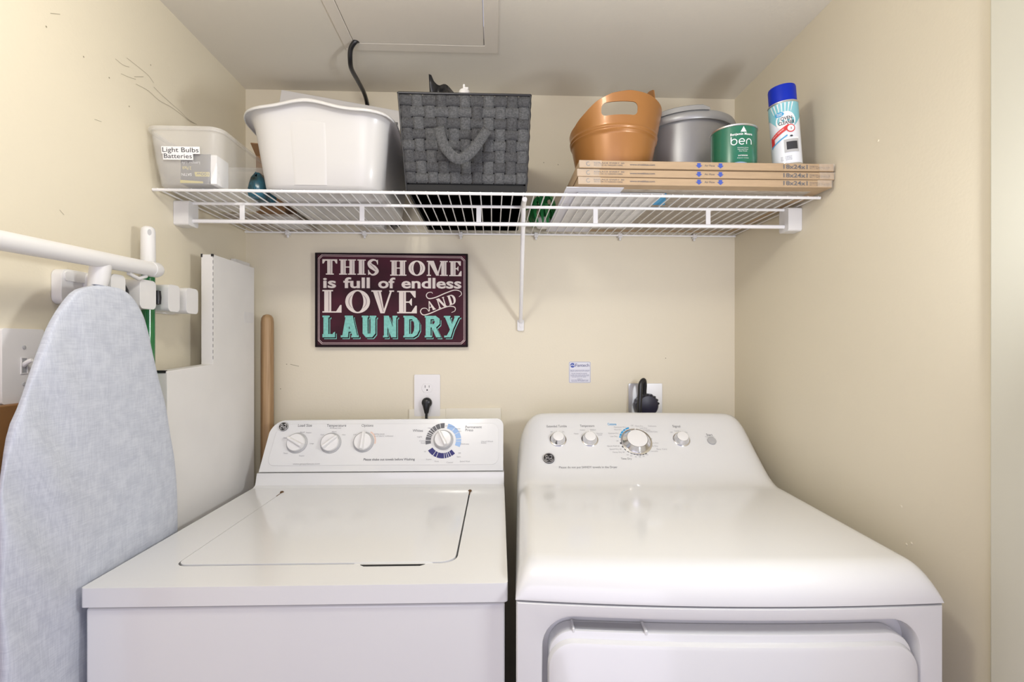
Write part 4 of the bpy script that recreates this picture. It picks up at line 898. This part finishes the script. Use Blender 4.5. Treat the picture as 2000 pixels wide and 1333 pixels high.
def slab(ch, w, h, T):
    P = []; s = T*.16; t = h*.13
    def st(x, y0=0, y1=h): P.append([rect(x, y0, x+T, y1)])
    if ch == 'L': st(w*.08); P.append([rect(0, 0, w*.9, h*.15)]); P.append([[(w, h*.26), (w*.84, h*.20), (w*.8, h*.1), (w*.9, 0), (w, .0)]]); P.append([rect(0, h*.92, w*.08+T*1.25, h)]); P.append([rect(0, 0, w*.5, h*.08)])
    if ch == 'A': P.append([[(w*.28, h), (w*.66, h), (w*.93, 0), (w*.93-T*.95, 0)]]); P.append([[(w*.28, h), (w*.52, h), (w*.40, 0), (w*.07, 0)]]); P.append([rect(w*.26, h*.26, w*.72, h*.40)]); P.append([rect(0, 0, w*.38, h*.09)]); P.append([rect(w*.58, 0, w, h*.09)]); P.append([rect(w*.22, h*.92, w*.68, h)])
    if ch == 'U': P.append([[(w*.06, h), (w*.06+T, h), (w*.06+T, h*.30), (w*.42, h*.17), (w*.58, h*.17), (w*.94-T, h*.30), (w*.94-T, h), (w*.94, h), (w*.94, h*.18), (w*.72, 0), (w*.28, 0), (w*.06, h*.18)]]); P.append([rect(0, h*.92, w*.12+T, h)]); P.append([rect(w*.88-T, h*.92, w, h)])
    if ch == 'N': T2 = T*.72; P.append([rect(w*.06, 0, w*.06+T2, h)]); P.append([rect(w*.92-T2, 0, w*.92, h)]); P.append([[(w*.04, h), (w*.04+T*1.05, h), (w*.93, 0), (w*.93-T*1.05, 0)]]); P.append([rect(0, 0, w*.34, h*.08)]); P.append([rect(w*.66, h*.92, w, h)])
    if ch == 'D': P.append([[(w*.06, 0), (w*.60, 0), (w*.85, h*.12), (w, h*.35), (w, h*.65), (w*.85, h*.88), (w*.60, h), (w*.06, h)], [(w*.06+T, h*.84), (w*.55, h*.84), (w*.66, h*.68), (w*.68, h*.5), (w*.66, h*.32), (w*.55, h*.16), (w*.06+T, h*.16)]]); P.append([rect(0, 0, w*.3, h*.08)]); P.append([rect(0, h*.92, w*.3, h)])
    if ch == 'R': st(w*.06); P.append([[(w*.06, h), (w*.68, h), (w*.92, h*.86), (w*.92, h*.62), (w*.70, h*.46), (w*.06, h*.46)], [(w*.06+T, h*.62), (w*.55, h*.62), (w*.62, h*.70), (w*.62, h*.78), (w*.55, h*.84), (w*.06+T, h*.84)]]); P.append([[(w*.40, h*.5), (w*.40+T*.9, h*.5), (w, 0), (w-T*.98, 0)]]); P.append([rect(0, 0, w*.44, h*.08)]); P.append([rect(0, h*.92, w*.3, h)])
    if ch == 'Y': P.append([[(w*.03, h), (w*.03+T, h), (w*.60, h*.45), (w*.42, h*.30)]]); P.append([[(w*.97, h), (w*.97-T*.8, h), (w*.35, h*.30), (w*.12, 0), (w*.12+T, 0), (w*.60, h*.40)]]); P.append([rect(0, h*.93, w*.42, h)]); P.append([rect(w*.66, h*.93, w, h)]); P.append([rect(w*.02, 0, w*.42, h*.08)])
    return P
def putg(g, P, x, y, d, rot=0):
    """x,y: lower left of the glyph in sign units (y down)"""
    for q, loops in enumerate(P):
        g.sheet([[z2(x+px*math.cos(rot)-py*math.sin(rot), y-px*math.sin(rot)-py*math.cos(rot)) for px, py in l] for l in loops], PS.fn(d+q*.00003))
cr, gy = G(), G()
def stripes(ch, x, y, w, h, T, t):
    sv = T*.27; xs = []
    if ch in 'IT': xs = [(w-T)/2]
    if ch in 'H': xs = [sv, w-T-sv]
    if ch in 'ELD': xs = [sv]
    if ch == 'M': xs = [w-T-sv]
    for q in xs: putg(gy, [[rect(q+T*.62, h*.06, q+T*.72, h*.94)]], x, y, .00125)
    if ch == 'O': putg(gy, [[arcband(0, 0, 1, 1.0, 0, 1)]], -500, -500, .0012) if False else [putg(gy, [[[(w/2+s*(w/2-T*.45)*math.cos(R(a)), h/2+(h/2-t)*.8*math.sin(R(a))) for a in range(-55, 56, 11)]+[(w/2+s*(w/2-T*.58)*math.cos(R(a)), h/2+(h/2-t)*.8*math.sin(R(a))) for a in range(55, -56, -11)]]], x, y, .00125) for s in (1, -1)]
    if ch == 'V': putg(gy, [[[(sv*.7+T*.72, h*.95), (sv*.7+T*.86, h*.95), (w*.55-T*.02, h*.06), (w*.55-T*.16, h*.06)]]], x, y, .00125)
    if ch == 'S': putg(gy, [[ribbon2([(w*.26, h*.70), (w*.5, h*.53), (w*.72, h*.34)], T*.14, 5)]], x, y, .00125)
for ch, x0, x1, yt, yb_ in (('T', 195, 362, 172, 346), ('H', 383, 572, 172, 346), ('I', 588, 682, 172, 346), ('S', 702, 830, 172, 348), ('H', 958, 1142, 180, 354), ('O', 1166, 1354, 180, 354), ('M', 1376, 1612, 182, 354), ('E', 1628, 1770, 184, 356),
                            ('L', 195, 410, 520, 776), ('O', 452, 730, 518, 782), ('V', 745, 1002, 522, 782), ('E', 1037, 1260, 526, 782)):
    T, t = (58, 13) if yt < 400 else (78, 15)
    if ch == 'I': T = 62
    h = yb_-yt; putg(cr, serif(ch, x1-x0, h, T, t), x0, yb_, .0009); stripes(ch, x0, yb_, x1-x0, h, T, t)
for s, x0, x1 in (('is', 203, 345), ('full', 430, 725), ('of', 822, 1012), ('endless', 1085, 1765)):
    a = z2(x0, 494); text(cr, s, a[0], a[1], (x1-x0)*kz, 118*kz*.98, PS.fn(.0009), .022); text(gy, s, a[0]+6*kz, a[1], (x1-x0)*kz, 118*kz*.98, PS.fn(.0007), .022)
rt = R(17)
for ch, x, y, w, h in (('A', 1390, 762, 92, 112), ('N', 1512, 726, 92, 112), ('D', 1634, 690, 86, 112)): putg(cr, serif(ch, w, h, 26, 9), x, y, .0009, rt)
for pts in ([(1440, 556), (1425, 540), (1385, 548), (1368, 580), (1395, 612), (1470, 600), (1590, 548), (1690, 515), (1755, 530), (1768, 565), (1740, 592)],
            [(1392, 752), (1365, 724), (1320, 728), (1302, 765), (1335, 800), (1410, 782), (1530, 730), (1630, 700), (1692, 712), (1695, 750), (1655, 772)]):
    cr.sheet([ribbon2([z2(*p) for p in pts], lambda q: (5+7*math.sin(math.pi*q))*kz, 6)], PS.fn(.0009))
mk('pale_lettering', cr, M['cream'], sb, fix=False)['label'] = 'cream words THIS HOME is full of endless LOVE AND'
mk('letter_shading', gy, M['signg'], sb, fix=False)['kind'] = 'stuff'
aq, sh_, pk = G(), G(), G()
for ch, x0, x1 in (('L', 197, 338), ('A', 402, 605), ('U', 638, 802), ('N', 878, 1040), ('D', 1108, 1290), ('R', 1350, 1535), ('Y', 1568, 1748)):
    P_ = slab(ch, x1-x0, 246, 56); putg(aq, P_, x0, 1056, .0020); putg(sh_, P_, x0+11, 1068, .0015); putg(pk, P_, x0+18, 1076, .0010)
mk('aqua_lettering', aq, M['aqua'], sb, fix=False)['label'] = 'aqua word LAUNDRY'
mk('letter_shadow', sh_, M['signk'], sb, fix=False); mk('letter_outline', pk, M['aqua'], sb, fix=False)

# ------------------------------------------------------------------ outlets and sticker on the back wall
ol = root('wall_outlet', 'white wall outlet with a plug in its lower socket, above the washer', 'outlet', (-.206, YW-.006, 1.16))
PO = Plane((-.206, YW-.0065, 1.152), (1, 0, 0), (0, 0, 1))
po = mk('cover_plate', G().prism([rrect(-.0405, -.066, .0405, .066, .004)], PO.fd(), -.006, 0), M['plate'], ol, bevel=.002)
for z in (.0235, -.0235):
    so = mk('socket', G().prism([[(x, max(-.0135, min(.0135, y))+z) for x, y in circ(0, 0, .0172, 32)]], PO.fd(), -.001, .0014), M['plate'], ol, bevel=.0006)
    mk('slot', G().prism([rect(-.0072, z+.0005, -.0054, z+.0085)], PO.fd(), .0012, .0016).prism([rect(.0054, z+.0012, .0070, z+.0080)], PO.fd(), .0012, .0016).prism([circ(0, z-.0065, .0024, 12)], PO.fd(), .0012, .0016), M['inkk'], so)
mk('screw', G().lathe([(.003, 0), (.0025, .001), (0, .0012)], PO.at(0, 0, 0), PO.n, 12), M['plate'], ol)
pg = root('power_plug', 'black plug and cord in the lower socket behind the washer', 'plug', (-.206, 1.53, 1.08))
c0 = V(-.206, YW-.0086, 1.130)
mk('plug_head', G().lathe([(.0155, 0), (.0165, .006), (.0150, .014), (.010, .019), (0, .020)], c0, (0, -1, 0), 24).tube([c0+V(0, -.012, -.004), c0+V(0, -.015, -.018), c0+V(0, -.014, -.032)], [.0135, .0095, .0062], 16), M['black'], pg, smooth=50)
mk('cord', G().tube(smoothpath([c0+V(0, -.014, -.028), c0+V(-.001, -.014, -.06), c0+V(-.002, -.018, -.12), c0+V(0, -.020, -.30)], 5), .0042, 10), M['black'], pg, smooth=60)
o = mk('cream_strip', G().box((-.2625, YW-.006, 1.000), (.0265, YW-.0008, 1.1085)).move(lambda p: V(p.x, p.y, p.z+(p.x+.26)*.012 if p.z > 1.05 else p.z)), M['creamp'], loc=(-.118, YW-.006, 1.0)); tag(o, 'cream strip of board on the wall behind the washer, below the white outlet', 'board')
mk('raised_panel', G().box((-.148, YW-.0075, 1.005), (.026, YW-.0055, 1.1115)), M['creamp'], o, bevel=.001)
for ob in (o,): pass
st = mk('sticker', G().prism([rrect(.2445, 1.1895, .3145, 1.2575, .004)], lambda x, z, d: V(x, d, z), YW-.0008, YW-.0003), M['stick'], loc=(.2795, YW, 1.19)); tag(st, 'small white sticker printed in blue on the back wall above the dryer', 'sticker')
PT = Plane((.2445, YW-.0008, 1.1895), (1, 0, 0), (0, 0, 1)); g = G(); q = G()
text(g, 'Fantech', .021, .0520, .044, .0100, PT.fn(.0004), 0); g.sheet([rrect(.001, .001, .069, .067, .0035), rrect(.0016, .0016, .0684, .0664, .003)[::-1]], PT.fn(.0003))
for y, x0, x1, s in ((.0400, .004, .066, 'This fan requires periodic cleaning'), (.0365, .005, .065, 'Please remove lint from the duct'), (.0295, .007, .058, 'THIS LINT TRAP MUST BE CLEANED'), (.0255, .005, .065, 'at least once every month of use'), (.0220, .005, .065, 'and the dryer duct inspected yearly'), (.0185, .010, .055, 'See the manual for details'), (.0120, .027, .043, 'Fantech Inc'), (.0085, .008, .062, '1712 Northgate Boulevard'), (.0050, .008, .062, 'Sarasota FL 34234 USA')): text(g, s, x0, y, x1-x0, .0020, PT.fn(.0004), .01)
mk('sticker_print', g, M['navy'], st, fix=False)
q.sheet([circ(.0115, .0565, .0075, 20)], PT.fn(.0003)); mk('globe', q, M['blueink'], st, fix=False)
q = G(); q.sheet([ribbon2([(.005, .054), (.010, .058), (.014, .055), (.018, .059)], .0016, 4)], PT.fn(.0006)); mk('globe_wave', q, M['white'], st, fix=False)

do = root('dryer_outlet', 'steel outlet plate behind a big round black plug, above the dryer', 'outlet', (.490, YW-.006, 1.13))
PQ = Plane((.4905, YW-.007, 1.130), (1, 0, 0), (0, 0, 1))
mk('steel_plate', G().prism([rrect(-.0545, -.0575, .0545, .0575, .003)], PQ.fd(), -.006, 0), M['steel'], do, bevel=.002)
mk('socket_face', G().prism([circ(0, .0, .026, 32)], PQ.fd(), -.001, .004), M['black'], do)
dp = root('dryer_plug', 'big round black plug with its thick cord arching over, behind the dryer', 'plug', (.492, 1.50, 1.10))
g = G().lathe([(.034, .0045), (.036, .010), (.0355, .022), (.030, .032), (.012, .036), (0, .036)], PQ.at(-.0005, -.010, 0), PQ.n, 36)
g.move(lambda p: V(p.x, p.y, p.z if p.z > 1.13 else p.z))
dph = mk('plug_body', g, mat('navy_black_plastic', (.012, .011, .03), .4), dp, smooth=45)
for k in range(9): a = R(10+k*20); c = PQ.at(-.0005+.034*math.cos(a), -.010+.034*math.sin(a), .016); mk('grip_rib', G().lathe([(.004, -.010), (.004, .010)], c, PQ.n, 8), M['black'], dph)
a1 = [on(1258, 770, (0, 1.508, 0), V(0, 1, 0)), on(1259, 752, (0, 1.500, 0), V(0, 1, 0)), on(1257, 743, (0, 1.493, 0), V(0, 1, 0)), on(1251, 752, (0, 1.486, 0), V(0, 1, 0)), on(1250, 775, (0, 1.482, 0), V(0, 1, 0)), on(1249, 800, (0, 1.481, 0), V(0, 1, 0))]
mk('cord', G().tube(smoothpath(a1+[a1[-1]+V(0, .002, -.1), a1[-1]+V(.0, .01, -.35)], 6), [.0075]*1+[.0072]*42, 12) if False else G().tube(smoothpath(a1+[a1[-1]+V(0, .004, -.1), a1[-1]+V(.0, .02, -.35)], 6), .0072, 12), M['black'], dp, smooth=60)

# ------------------------------------------------------------------ left wall: switch, broom holder, broom, ironing board, cartons
sw = root('light_switch', 'white light switch plate on the left wall beside the ironing board', 'switch', (XL, .825, 1.277))
PSW = Plane((XL, .825, 1.2770), (0, -1, 0), (0, 0, 1)); PSW.n = V(1, 0, 0)
mk('cover_plate', G().prism([rrect(-.0355, -.060, .0355, .060, .004)], PSW.fd(), .0003, .006), M['plate'], sw, bevel=.002)
mk('toggle_frame', G().prism([rect(-.006, -.0135, .006, .0135), rect(-.0045, -.012, .0045, .012)[::-1]], PSW.fd(), .005, .0072), M['plate'], sw)
mk('toggle_slot', G().prism([rect(-.0045, -.012, .0045, .012)], PSW.fd(), .0055, .0064), M['ink2'], sw)
mk('toggle', G().tube([PSW.at(0, .000, .004), PSW.at(0, .006, .012), PSW.at(0, .009, .0185)], [.0042, .0038, .0032], 8), M['plate'], sw, bevel=.0005)
for z in (.030, -.030): mk('screw', G().lathe([(.0035, 0), (.003, .0012), (0, .0016)], PSW.at(0, z, .0058), PSW.n, 12).box(tuple(PSW.at(0, z-.003, .0066)-V(0, .0004, 0)), tuple(PSW.at(0, z+.003, .0077)+V(0, .0004, 0))), M['greyp'], sw)

bh_ = root('broom_holder', 'white wall rack with four clamp blocks behind the ironing board', 'broom rack', (XL, 1.03, 1.41))
mk('rail', G().prism([rrect(.880, 1.383, 1.192, 1.445, .012)], lambda y, z, d: V(d, y, z), XL+.0005, XL+.018), M['plastic'], bh_, bevel=.003)
mk('rail_ridge', G().prism([rrect(.884, 1.424, 1.188, 1.441, .006)], lambda y, z, d: V(d, y, z), XL+.015, XL+.021), M['plastic'], bh_, bevel=.002)
for y0, y1 in ((.925, .960), (.998, 1.0445), (1.083, 1.122), (1.145, 1.190)):
    mk('clamp_block', G().prism([rrect(y0, 1.384, y1, 1.443, .010)], lambda y, z, d: V(d, y, z), XL+.016, XL+.068), M['plastic'], bh_, bevel=.004, seg=3)
for y in (.979, 1.1335): 
    mk('rubber_grip', G().lathe([(.0001, -.018), (.008, -.016), (.0125, -.006), (.013, 0), (.0125, .006), (.008, .016), (.0001, .018)], (XL+.045, y, 1.412), (0, 0, 1), 20), M['black'], bh_, smooth=60)
mk('rubber_grip', G().lathe([(.0001, -.016), (.006, -.014), (.007, 0), (.006, .014), (.0001, .016)], (XL+.0565, 1.0665, 1.412), (0, 0, 1), 16), M['black'], bh_, smooth=60)
bm_ = root('broom', 'green pole with a white tip clamped in the wall rack', 'broom', (XL+.029, 1.060, .05))
bp = (XL+.0370, 1.0660)
mk('pole', G().tube([(bp[0], bp[1], .10), (bp[0], bp[1], 1.50)], .0125, 24), M['greenp'], bm_, smooth=60)
gr = mk('white_tip', G().lathe([(.0135, 0), (.0138, .002), (.0135, .03), (.0132, .068), (.0120, .075), (.007, .079), (0, .080)], (bp[0], bp[1], 1.484), n=28), M['plastic'], bm_, smooth=45)
mk('hanging_hole', G().lathe([(.0035, -.0138), (.0035, .0138)], (bp[0], bp[1], 1.549), (.7, -.7, 0), 12).move(lambda p: V(p.x, p.y, 1.549+(p.z-1.549)*1.9)), M['greyp'], gr)
mk('broom_head', G().box((bp[0]-.012, bp[1]-.085, .04), (bp[0]+.012, bp[1]+.007, .11)), M['greenp'], bm_, bevel=.006)

ib = root('ironing_board', 'ironing board in a pale blue-grey cover hanging upright beside the washer', 'ironing board', (-.685, .885, .02))
IX = -.683
le = [(188, 557), (150, 566), (128, 588), (106, 622), (88, 662), (65, 725), (42, 792), (20, 845), (6, 935), (0, 975)]
re_ = [(192, 557), (228, 563), (252, 578), (272, 610), (282, 642), (295, 700), (306, 745), (318, 790), (328, 850), (336, 895), (341, 950), (343, 1000)]
def edge(l): return [(p.z, p.y) for p in (on(u, v, (IX, 0, 0), V(1, 0, 0)) for u, v in l)]
LE, RE = [[(p.x, p.y) for p in smoothpath([(a, b, 0) for a, b in edge(l)], 5)] for l in (le, re_)]
def interp(E, z):
    E = sorted(E)
    if z <= E[0][0]: return E[0][1]
    for (z0, y0), (z1, y1) in zip(E, E[1:]):
        if z <= z1: return y0+(y1-y0)*(z-z0)/(z1-z0)
    return E[-1][1]
ztop = max(LE[0][0], RE[0][0]); zs = [ztop-.0008*k*k for k in range(0, 12)]; zz = zs[-1]
while zz > .13: zz -= .02; zs.append(zz)
loops = []; N = 72
for k, z in enumerate(zs):
    yl, yr = interp(LE, z), interp(RE, z)
    if z < .45: q_ = (.45-z)/.32; yl += .05*q_*q_; yr -= .05*q_*q_
    if yr-yl < .02: m0 = (yl+yr)/2; yl, yr = m0-.01-.03*k*.3, m0+.01+.03*k*.3
    yc, hw = (yl+yr)/2, (yr-yl)/2; th = .013*min(1, .4+k*.06); lp = []
    for i in range(N):
        a = 2*math.pi*i/N; c_, s_ = math.cos(a), math.sin(a); n_ = .5
        y = yc+hw*math.copysign(abs(c_)**.62, c_); x = th*math.copysign(abs(s_)**.45, s_)
        if s_ > 0 and y < yc:                        # pleats of the loose cover along the left edge
            q = max(0, (yc-.25*hw-y)/hw); env = math.exp(-((z-1.12)/.20)**2)*abs(s_)**.6
            x += .007*min(1, q*2.5)*env*math.sin((z*.8+y*1.3)*44)-.009*q*env
            x += -.004*q*math.exp(-((z-.75)/.2)**2)*math.sin((z*.6+y)*60)
        x += .0006*math.sin(y*40+z*13)*(1 if s_ > 0 else 0)
        lp.append((IX+x, y, z))
    loops.append(lp)
g = loft(G(), loops, True, True); cov = mk('cover', g, M['board'], ib, smooth=70)
BZ = 1.462
tbz = [(-.700, .560, BZ-.008), (-.700, .70, BZ-.003), (-.700, 1.030, BZ+.0045), (-.700, 1.0435, BZ+.005)]
ftb = mk('foot_tube', G().tube(tbz, .0145, 24), M['plastic'], ib, smooth=60)
mk('end_cap', G().tube([(-.700, 1.024, BZ+.0045), (-.700, 1.042, BZ+.005), (-.700, 1.0475, BZ+.005), (-.700, 1.0505, BZ+.005)], [.0158, .0158, .0135, .008], 24), M['plastic'], ftb, smooth=45)
stx = -.7155
mk('leg_tube', G().tube([(-.704, .905, BZ), (-.708, .905, BZ-.03), (stx, .905, BZ-.07), (stx, .905, .30)], [.0165, .0155, .0125, .012], 20), M['plastic'], ib, smooth=60)
mk('leg_tube', G().tube([(stx, .86, .34), (stx, .93, .02)], .010, 16), M['plastic'], ib, smooth=60)
mk('tube_clip', G().tube([(-.700, .965, BZ-.013), (-.700, .990, BZ-.020), (-.700, 1.012, BZ-.012)], .004, 8), M['plastic'], ib, smooth=60)

# L-shaped white carton
wc = root('tall_white_carton', 'tall white cardboard carton with a cut-away front standing in the left corner', 'box', (-.71, 1.25, 0))
cxA, cxB = -.7285, -.6995
prof = [(1.0755, .002), (1.458, .002), (1.458, 1.538), (1.2475, 1.538), (1.2475, 1.2625), (1.0755, 1.2540)]
wcb = mk('carton', G().prism([prof], lambda y, z, d: V(d, y, z), cxA, cxB), M['cardw'], wc, bevel=.001)
for a_, b_ in (((cxA-.0005, 1.0740, 1.2505), (cxB-.003, 1.0800, 1.2560)), ((cxA-.001, 1.2468, 1.531), (cxA+.003, 1.2500, 1.5392)), ((cxB-.005, 1.2468, 1.533), (cxB+.0005, 1.2500, 1.5392))): mk('black_edging', G().box(a_, b_), M['black'], wc)
g = G(); zq = 1.275
while zq < 1.53: g.box((cxB-.0008, 1.2472, zq), (cxB+.0002, 1.2479, zq+.0085)); zq += .0150
mk('perforation', g, M['ink'], wcb)
mk('paper_patch', G().box((cxB-.0002, 1.40, 1.375), (cxB+.0004, 1.452, 1.405)), M['paper'], wcb)
o = mk('white_sheet', G().box((XL+.001, 1.462, .0), (-.755, 1.545, 1.565)), M['cardw'], loc=(-.76, 1.5, 0)); tag(o, 'white board standing in the left corner behind the tall carton', 'board')
# wooden handle
whd = G().tube([(-.6815, 1.497, 0), (-.6800, 1.497, .8), (-.6795, 1.497, 1.38), (-.6795, 1.497, 1.392), (-.6795, 1.497, 1.400), (-.6795, 1.497, 1.4035)], [.0185, .0185, .0180, .0165, .012, .004], 24)
o = mk('wooden_handle', whd, M['wood'], loc=(-.68, 1.497, 0), smooth=50); tag(o, 'worn wooden tool handle with a rounded end, standing behind the washer', 'tool handle')
o = mk('brown_board', G().box((XL+.002, .56, 0), (XL+.020, .880, 1.217)), M['brownp'], loc=(XL+.01, .72, 0), bevel=.002); tag(o, 'brown wooden board against the left wall below the light switch', 'board')
